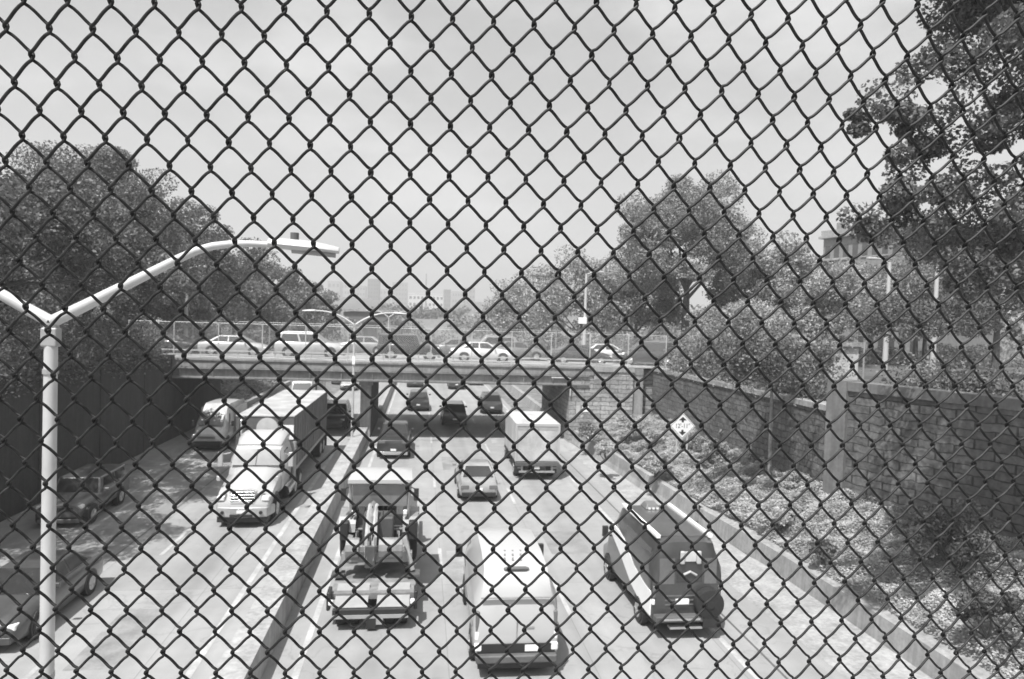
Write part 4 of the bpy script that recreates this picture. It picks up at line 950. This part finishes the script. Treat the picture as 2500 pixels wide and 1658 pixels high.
tree('broadleaf_tree', 'low pale leaved tree hanging over the top of the left wall', (-17.6, 38, 5.3), (-15.6, 38, 9.6), (3.0, 4.2, 2.3), 70, 26000, 1.0, .17, LMd, 4, group=gl, trunk_r=.2)
tree('broadleaf_tree', 'dark low tree behind the arm joint of the nearest lamp', (-17.7, 30, 5.3), (-15.0, 30.5, 10.8), (3.7, 4.6, 2.6), 90, 30000, 1.1, .17, LD, 5, group=gl, trunk_r=.2)
tree('broadleaf_tree', 'dark tree at the left edge shading the near end of the wall', (-17.9, 22, 5.3), (-15.6, 22, 10.6), (3.4, 4.6, 2.4), 80, 22000, 1.0, .16, LD, 55, group=gl, trunk_r=.2)
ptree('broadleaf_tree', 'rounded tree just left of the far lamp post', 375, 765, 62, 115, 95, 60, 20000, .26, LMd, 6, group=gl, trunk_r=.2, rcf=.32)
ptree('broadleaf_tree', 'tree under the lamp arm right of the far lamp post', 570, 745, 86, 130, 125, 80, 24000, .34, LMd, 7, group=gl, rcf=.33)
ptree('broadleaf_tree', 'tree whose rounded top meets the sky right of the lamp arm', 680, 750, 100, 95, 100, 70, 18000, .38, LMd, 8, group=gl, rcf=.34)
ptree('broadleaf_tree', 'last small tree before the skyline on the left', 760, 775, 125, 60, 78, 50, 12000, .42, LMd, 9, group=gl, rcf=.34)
gr_ = 'trees behind the overpass and right wall'
ptree('broadleaf_tree', 'tall full tree right of centre with the highest top on that side', 1680, 610, 60, 165, 185, 130, 80000, .21, LP, 11, group=gr_, trunk_r=.42, rcf=.28)
ptree('broadleaf_tree', 'tree filling the gap right of the tall full tree', 1850, 700, 62, 130, 135, 80, 26000, .27, LP, 12, group=gr_, rcf=.32)
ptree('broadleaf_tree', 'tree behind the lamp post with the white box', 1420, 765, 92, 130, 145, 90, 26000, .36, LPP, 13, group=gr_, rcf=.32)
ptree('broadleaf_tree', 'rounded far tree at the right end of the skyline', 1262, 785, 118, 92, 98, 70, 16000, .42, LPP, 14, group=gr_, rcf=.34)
ptree('broadleaf_tree', 'low tree between the lamp post and the thick trunk', 1555, 730, 70, 115, 125, 80, 24000, .28, LP, 15, group=gr_, rcf=.32)
ptree('broadleaf_tree', 'pale loose tree in front of the brick building', 1985, 750, 58, 150, 130, 80, 28000, .24, LPP, 16, group=gr_, rcf=.31)
ptree('broadleaf_tree', 'grey tree behind the two thin posts', 2240, 740, 60, 190, 140, 90, 32000, .25, LP, 17, group=gr_, rcf=.3)
ptree('broadleaf_tree', 'tree at the right picture edge above the stone wall', 2440, 690, 46, 150, 160, 80, 28000, .21, LMd, 18, group=gr_, rcf=.31)
ptree('broadleaf_tree', 'dark low branches above the higher stone wall', 2260, 790, 34, 200, 70, 80, 18000, .14, LD, 19, group=gr_, trunk_r=.14, rcf=.22)
ptree('broadleaf_tree', 'low pale tree above the stone wall left of the young tree', 1800, 815, 50, 120, 85, 60, 20000, .20, LPP, 20, group=gr_, trunk_r=.18, rcf=.33)
# young tree on the embankment
yb = gnd(1876, 1205, 1.15)
tree('young_tree', 'slender young tree growing from the embankment with thin feathery branches', (yb.x, yb.y, .95), (yb.x+.0, yb.y+.3, 7.3), (2.5, 2.2, 2.0), 46, 9500, .62, .13, LMd, 31, trunk_r=.085, bk=bark_pale, limbs=26, droop=.25, shell=(.2, 1.0), extra=[((12.9, 27.2, 7.6), (2.3, 2.2, 1.4), 34, 8000, .6)])
yb2 = gnd(1990, 1180, 1.5)
# foreground tree top right
tree('plane_tree', 'large near tree with dark leaves filling the top right corner', (15.5, 13.0, 5.3), (13.2, 14.0, 15.2), (3.2, 2.8, 4.4), 90, 36000, .72, .12, LD, 41, trunk_r=.3, limbs=10, shell=(.25, 1.0),
     extra=[((10.25, 14.5, 13.1), (1.2, .9, .45), 9, 2200, .35), ((10.5, 13.7, 11.1), (1.3, 1.3, 1.0), 14, 3600, .5), ((11.5, 14, 12.4), (1.3, 1.3, 1.2), 14, 4000, .55), ((14.5, 14, 10.0), (3.0, 2.5, 2.6), 40, 14000, .8), ((15.6, 17.5, 10.9), (3.3, 4.2, 1.7), 44, 11000, .7), ((14.9, 14.0, 14.2), (2.6, 2.4, 3.2), 50, 18000, .7)])
# ------------------------------------------------------------------ embankment plants
rs = np.random.RandomState(7)
def scatter_cover(name, n, ymin, ymax, size, lm, hum=.38):
    y = rs.uniform(ymin, ymax, n); u = rs.rand(n)
    xb = np.array([emb_xb(t) for t in y])+.1
    x1 = np.where(y > 26, 16.25, 16.25+(26-y)*.36); x = xb+(x1-xb)*u
    t = np.clip((x-xb)/(16.3-xb), 0, 1); z = .72+1.15*t**.9
    h = hum*(.5+.5*np.sin(x*2.3+np.sin(y*1.1)*2)*np.cos(y*1.9+x))+.12*np.sin(x*5.1+1)*np.sin(y*4.7)+.1
    z = z+np.maximum(h, .03)*rs.uniform(.4, 1.0, n)
    p = np.stack([x, y, z], 1); q = np.tile([0, 0, 1.0], (n, 1))
    v, f = leaves(rs, p, q*3.0, size, .75); o = mesh_np(name, v, f, lm); tag(o, 'pale leafy ground cover spread over the right embankment', 'ground cover', kind='stuff'); return o
gc = mat('leaf_cover', .42, .6, var=.3, scale=1.1, kind='leaf', spec=.2, k2=.35)
scatter_cover('ground_cover', 260000, 9, 47, .075, gc)
def shrub(label, px, py, z, r, n, size, lm, seed):
    b = gnd(px, py, z); rs2 = np.random.RandomState(seed); root = thing('shrub', label, 'shrub', (b.x, b.y, z-.1), 0, 'shrubs on the embankment')
    p, q, cc = crown_pts(rs2, (0, 0, r*.95), (r, r, r*.8), 22, n, r*.38, (.3, 1.0))
    v, f = leaves(rs2, p, q, size); mesh_np('crown', v, f, lm, root)
    m = MB()
    for k in range(6): e = Vector(cc[k]); m.tube([(rs2.normal(0, .04), rs2.normal(0, .04), 0), e*.5+Vector((0, 0, -.05)), e], [.03, .022, .01], 5)
    m.build('stem', bark, root)
shrub('bushy shrub against the abutment wall above the box truck', 1440, 1075, 1.0, .75, 3000, .12, LP, 51)
shrub('larger shrub under the wing wall left of the clearance sign', 1530, 1080, 1.2, 1.1, 4500, .13, gc, 52)
shrub('shrub just left of the sign posts', 1590, 1105, 1.1, .8, 3000, .12, gc, 53)
shrub('dark small tree like shrub right of the sign posts', 1745, 1150, 1.2, 1.0, 3600, .13, LP, 54)
shrub('shrub at the foot of the stone wall right of the sign', 1800, 1110, 1.5, .9, 3000, .12, LP, 55)
shrub('shrub at the foot of the shaded wall pillar', 2150, 1230, 1.6, 1.0, 3600, .11, gc, 56)
shrub('low dark shrub in the middle of the near ground cover', 2010, 1370, 1.1, .45, 1500, .09, LMd, 57)
shrub('dark ragged bush near the bottom right corner', 2330, 1400, 1.6, 1.2, 5000, .12, LMd, 58)
shrub('dark bush at the bottom right edge of the picture', 2420, 1560, 1.3, .8, 4000, .10, LD, 59)
for k, (px_, py_, r_, m_) in enumerate(((1480, 1120, .6, gc), (1600, 1160, .7, gc), (1700, 1120, .8, LPP), (1830, 1160, .7, gc), (1950, 1230, .8, gc), (2080, 1250, .9, gc), (1900, 1290, .6, gc), (2200, 1330, .8, LPP))):
    shrub(('small pale round shrub left of the larger wing wall shrub', 'pale round shrub in front of the sign posts', 'leafy shrub close behind the right sign post', 'pale shrub left of the young tree trunk', 'pale shrub right of the young tree trunk',
           'pale shrub in front of the end pillar foot', 'low pale shrub below the young tree near the barrier', 'leafy shrub left of the dark ragged bush')[k], px_, py_, 1.1, r_, 2600, .13, m_, 70+k)
# grass and weeds along the far cutting
def slope_cover(name, side, n, lm, label):
    y = rs.uniform(60, 140, n); ax = rs.uniform(15.2, 26, n); z = np.minimum(np.maximum(ax-15.5, 0)*.55, 5.3)+rs.uniform(0, .5, n)
    p = np.stack([ax*side, y, z], 1); v, f = leaves(rs, p, np.tile([0, 0, 1.0], (n, 1)), .38)
    tag(mesh_np(name, v, f, lm), label, 'undergrowth', kind='stuff')
slope_cover('undergrowth', -1, 16000, leafmat(.17), 'weedy undergrowth on the left slope beyond the bridge')
slope_cover('undergrowth', 1, 16000, leafmat(.17), 'weedy undergrowth on the right slope beyond the bridge')
def hedge(name, label, x0, x1, y, z, h, n, size, lm):
    xx = rs.uniform(x0, x1, n); top = h*(.7+.3*np.sin(xx*.9)*np.cos(xx*.37+1)); zz = z+rs.uniform(0, 1, n)**.8*top
    yy = y+rs.normal(0, .7, n); q = np.tile([0, -.4, .8], (n, 1)); v, f = leaves(rs, np.stack([xx, yy, zz], 1), q, size)
    tag(mesh_np(name, v, f, lm), label, 'hedge', kind='stuff')
hedge('hedge', 'leafy undergrowth behind the left end of the overpass', -60, -17, 61, 4.6, 3.6, 22000, .24, LMd)
hedge('hedge', 'leafy undergrowth behind the right end of the overpass', 17, 60, 62, 4.6, 3.2, 20000, .24, LP)
def overhang(name, label, pts, w, z0, z1, n, size, lm):
    P = np.array(pts, float); L_ = np.linalg.norm(np.diff(P, axis=0), axis=1); cum = np.r_[0, np.cumsum(L_)]; t = rs.uniform(0, cum[-1], n)
    x = np.interp(t, cum, P[:, 0])+rs.normal(0, w, n); y = np.interp(t, cum, P[:, 1])+rs.normal(0, w, n)
    env = .5+.5*np.sin(t*.8+1)*np.sin(t*.31)+.25*np.sin(t*2.7); z = z0+(z1-z0)*np.clip(rs.beta(1.6, 1.6, n)*(.35+.65*env)+.12, 0, 1.3)
    v, f = leaves(rs, np.stack([x, y, z], 1), np.tile([.3, -.3, .6], (n, 1)), size); tag(mesh_np(name, v, f, lm), label, 'creeper', kind='stuff')
overhang('hanging_foliage', 'foliage hanging over the top of the left retaining wall', [(-16.5, 12), (-16.4, 46)], .45, 4.2, 8.6, 42000, .15, LMd)
overhang('hanging_foliage', 'foliage spilling over the far part of the right stone wall', [(17.4, 28), (17.3, 45)], .6, 4.6, 8.6, 30000, .15, LP)
overhang('hanging_foliage', 'scrubby foliage behind the higher stone wall at right', [(18.6, 24.5), (22.5, 16)], .5, 5.6, 7.6, 14000, .13, LMd)
# far wood masses
def far_wood(name, label, x0, x1, y0, y1, z0, h, n, size, lm):
    k = 60; cx = rs.uniform(x0, x1, k); cy = rs.uniform(y0, y1, k); r = rs.uniform(.5, 1.0, k)*h
    i = rs.randint(0, k, n); q = rs.normal(0, 1, (n, 3)); q /= np.linalg.norm(q, axis=1)[:, None]; q[:, 2] = np.abs(q[:, 2])
    p = np.stack([cx[i], cy[i], np.full(n, z0)], 1)+q*(r[i]*rs.uniform(.7, 1, n))[:, None]
    v, f = leaves(rs, p, q, size); tag(mesh_np(name, v, f, lm), label, 'wood', kind='stuff')
far_wood('far_wood', 'distant woods below the skyline left of centre', -70, -6, 190, 260, 2, 9, 16000, 1.1, LMd)
far_wood('far_wood', 'distant woods below the skyline right of centre', 12, 90, 190, 260, 2, 9, 16000, 1.1, LMd)
far_wood('far_wood', 'bushy slope closing the view between the far street lamps', -16, 7, 145, 175, 0, 6, 12000, .6, LMd)
far_wood('far_wood', 'distant tree line far down the road', -40, 60, 300, 380, 6, 9, 14000, 1.6, LMd)
far_wood('far_wood', 'woods behind the left street trees', -170, -60, 110, 190, 4, 12, 16000, 1.0, LD)
far_wood('far_wood', 'woods behind the right street trees', 50, 170, 110, 190, 4, 10, 16000, 1.0, LMd)

# ------------------------------------------------------------------ buildings
winm = mat('window_dark', .05, .2, var=.3, spec=.8)
def building(name, label, cat, x0, x1, y, depth, z0, z1, wm, cols, rows, wfrac=(.5, .55), base=None, wallname='wall'):
    root = thing(name, label, cat, ((x0+x1)/2, y, z0)); hw = (x1-x0)/2; h = z1-z0
    MB().bb(-hw, hw, 0, depth, 0, h).build(wallname, wm, root)
    MB().bb(-hw-.2, hw+.2, -.2, depth+.2, h, h+.9).build('parapet', wm, root)
    cw = 2*hw/cols; rh = h/rows
    for j in range(rows):
        for i in range(cols):
            cx = -hw+cw*(i+.5); cz = rh*(j+.5)
            MB().bb(cx-cw*wfrac[0]/2, cx+cw*wfrac[0]/2, -.15, .05, cz-rh*wfrac[1]/2, cz+rh*wfrac[1]/2).build('window', winm, root)
    return root
sk = [('office_block', 'hazy low block at the left end of the skyline', 800, 830, 687, 520, .30, 3, 4), ('office_block', 'hazy wide block second from the left of the skyline', 833, 862, 692, 560, .34, 4, 5),
      ('office_block', 'hazy block just left of the dark tower', 864, 892, 698, 500, .3, 4, 5), ('tower_block', 'dark slender tower block standing highest in the skyline', 898, 925, 682, 420, .12, 4, 9),
      ('office_block', 'hazy low block just right of the dark tower', 927, 952, 706, 560, .32, 3, 4), ('office_block', 'hazy stepped block left of the white building', 958, 995, 690, 540, .22, 5, 7),
      ('apartment_block', 'long white building with small square windows on the skyline', 998, 1083, 718, 330, .6, 9, 3), ('tower_block', 'narrow dark block right of the long white building', 1085, 1101, 708, 420, .13, 3, 6),
      ('office_block', 'hazy block near the right end of the skyline', 1104, 1130, 712, 520, .3, 4, 4), ('office_block', 'hazy grey block at the right end of the skyline', 1132, 1160, 704, 460, .24, 4, 5)]
for nm, lb, a, b, t, Y, v_, cl, rw_ in sk:
    Y *= 2.4; p0, p1 = at(a, t, Y), at(b, t, Y)
    building(nm, lb, 'building', p0.x, p1.x, Y, 40, 12, p0.z, mat('far_wall_%d' % int(v_*100), v_, .8), cl, rw_, (.55, .4))
ms = at(1041, 668, 480); mt = thing('radio_mast', 'thin radio mast rising above the white building on the skyline', 'mast', (ms.x, 480, 10))
MB().tube([(0, 0, 0), (0, 0, ms.z-10)], [.9, .35], 6).build('pole', galv, mt)
# brick apartment house at right
p0, p1 = at(2012, 568, 92), at(2260, 500, 78)
ap = thing('apartment_house', 'brick apartment house with a heavy cornice behind the right trees', 'building', (p0.x, 92, 5.3))
d = Vector((p1.x-p0.x, -14, 0)); Ln = d.length; ap.rotation_euler = (0, 0, math.atan2(d.y, d.x)); H_ = p0.z-5.3+.2
bm_ = mat('brick', .20, .85, kind='brick', var=.2)
MB().bb(0, Ln, 0, 16, 0, H_-1.1).build('wall', bm_, ap)
MB().bb(-.5, Ln+.5, -.5, 16, H_-1.1, H_-.8).bb(-.25, Ln+.25, -.25, 16, H_-.79, H_).build('cornice', mat('cornice', .34, .8, kind='concrete'), ap)
MB().prism([(Ln*.42, H_), (Ln*.66, H_), (Ln*.66, H_+.5), (Ln*.58, H_+.6), (Ln*.54, H_+1.5), (Ln*.50, H_+.6), (Ln*.42, H_+.5)], -.2, .4, 'Y').build('gable', MATS['cornice'], ap)
MB().bb(1.2, 2.4, 1, 2.2, H_, H_+1.1).build('chimney', bm_, ap)
nW = 10
for fl in range(6):
    for k in range(nW):
        x = (k+.5)*Ln/nW; z = H_-3.9-fl*3.1
        w = MB().bb(x-.42, x+.42, -.02, .1, z, z+1.75).build('window', winm, ap)
        MB().bb(x-.55, x+.55, -.12, -.025, z-.2, z-.03).build('sill', MATS['cornice'], w)
MB().bb(-.02, Ln*.28, -1.3, -.03, H_-4.35, H_-4.2).build('balcony', MATS['cornice'], ap)
# pale garage walls behind the stone wall
hw_ = at(1870, 940, 44); 
g1 = thing('white_garage', 'bright white wall of a garage behind the young tree', 'building', (hw_.x, 46, 5.3))
MB().bb(-.2, 3.6, 0, 5, 0, 2.5).build('wall', white_box, g1); MB().bb(-.4, 3.8, -.2, 5.2, 2.51, 2.75).build('roof', concrete, g1)
MB().bb(.9, 2.6, -.04, .02, .02, 1.9).build('door', mat('door_grey', .6, .6), g1)
h2 = at(1992, 950, 40)
g2_ = thing('white_garage', 'bright white wall seen just left of the stone end pillar', 'building', (h2.x, 41, 5.3))
MB().bb(-.6, 3.4, 0, 5, 0, 2.1).build('wall', white_box, g2_); MB().bb(-.8, 3.6, -.2, 5.2, 2.11, 2.3).build('roof', concrete, g2_)
h3 = at(1750, 900, 52)
# far canopy overpass
q0, q1 = at(838, 755, 130), at(965, 757, 130)
fo = thing('footbridge', 'low grey roofed structure with a dark underside beyond the overpass', 'bridge', ((q0.x+q1.x)/2, 130, 0)); hh = (q1.x-q0.x)/2; zt = q0.z
MB().prism([(-hh, zt-1.1), (-hh*.3, zt-2.2), (hh*.5, zt-2.2), (hh, zt-.6), (hh, zt-.3), (-hh*.2, zt), (-hh, zt-.5)], 0, 9, 'Y').build('deck', mat('far_deck', .13, .8), fo)
MB().bb(-hh, hh*1.15, -.4, 0, zt-.3, zt+.1).build('parapet', concrete_pale, fo)
MB().bb(-1.2, 1.2, 2, 6, -.05, zt-2.3).build('pier', concrete, fo)

# ------------------------------------------------------------------ air
hz = MB().bb(-1200, 1200, -70, 2600, -2, 90).build('haze', bpy.data.materials.new('haze_air')); tag(hz, 'thin summer haze in the air', 'haze', kind='stuff')
hm = hz.data.materials[0]; hm.use_nodes = True; t = hm.node_tree; t.nodes.remove(t.nodes['Principled BSDF'])
vp = t.nodes.new('ShaderNodeVolumePrincipled'); vp.inputs['Color'].default_value = (1, 1, 1, 1); vp.inputs['Density'].default_value = .0010; vp.inputs['Anisotropy'].default_value = .2
t.links.new(vp.outputs[0], t.nodes['Material Output'].inputs['Volume'])
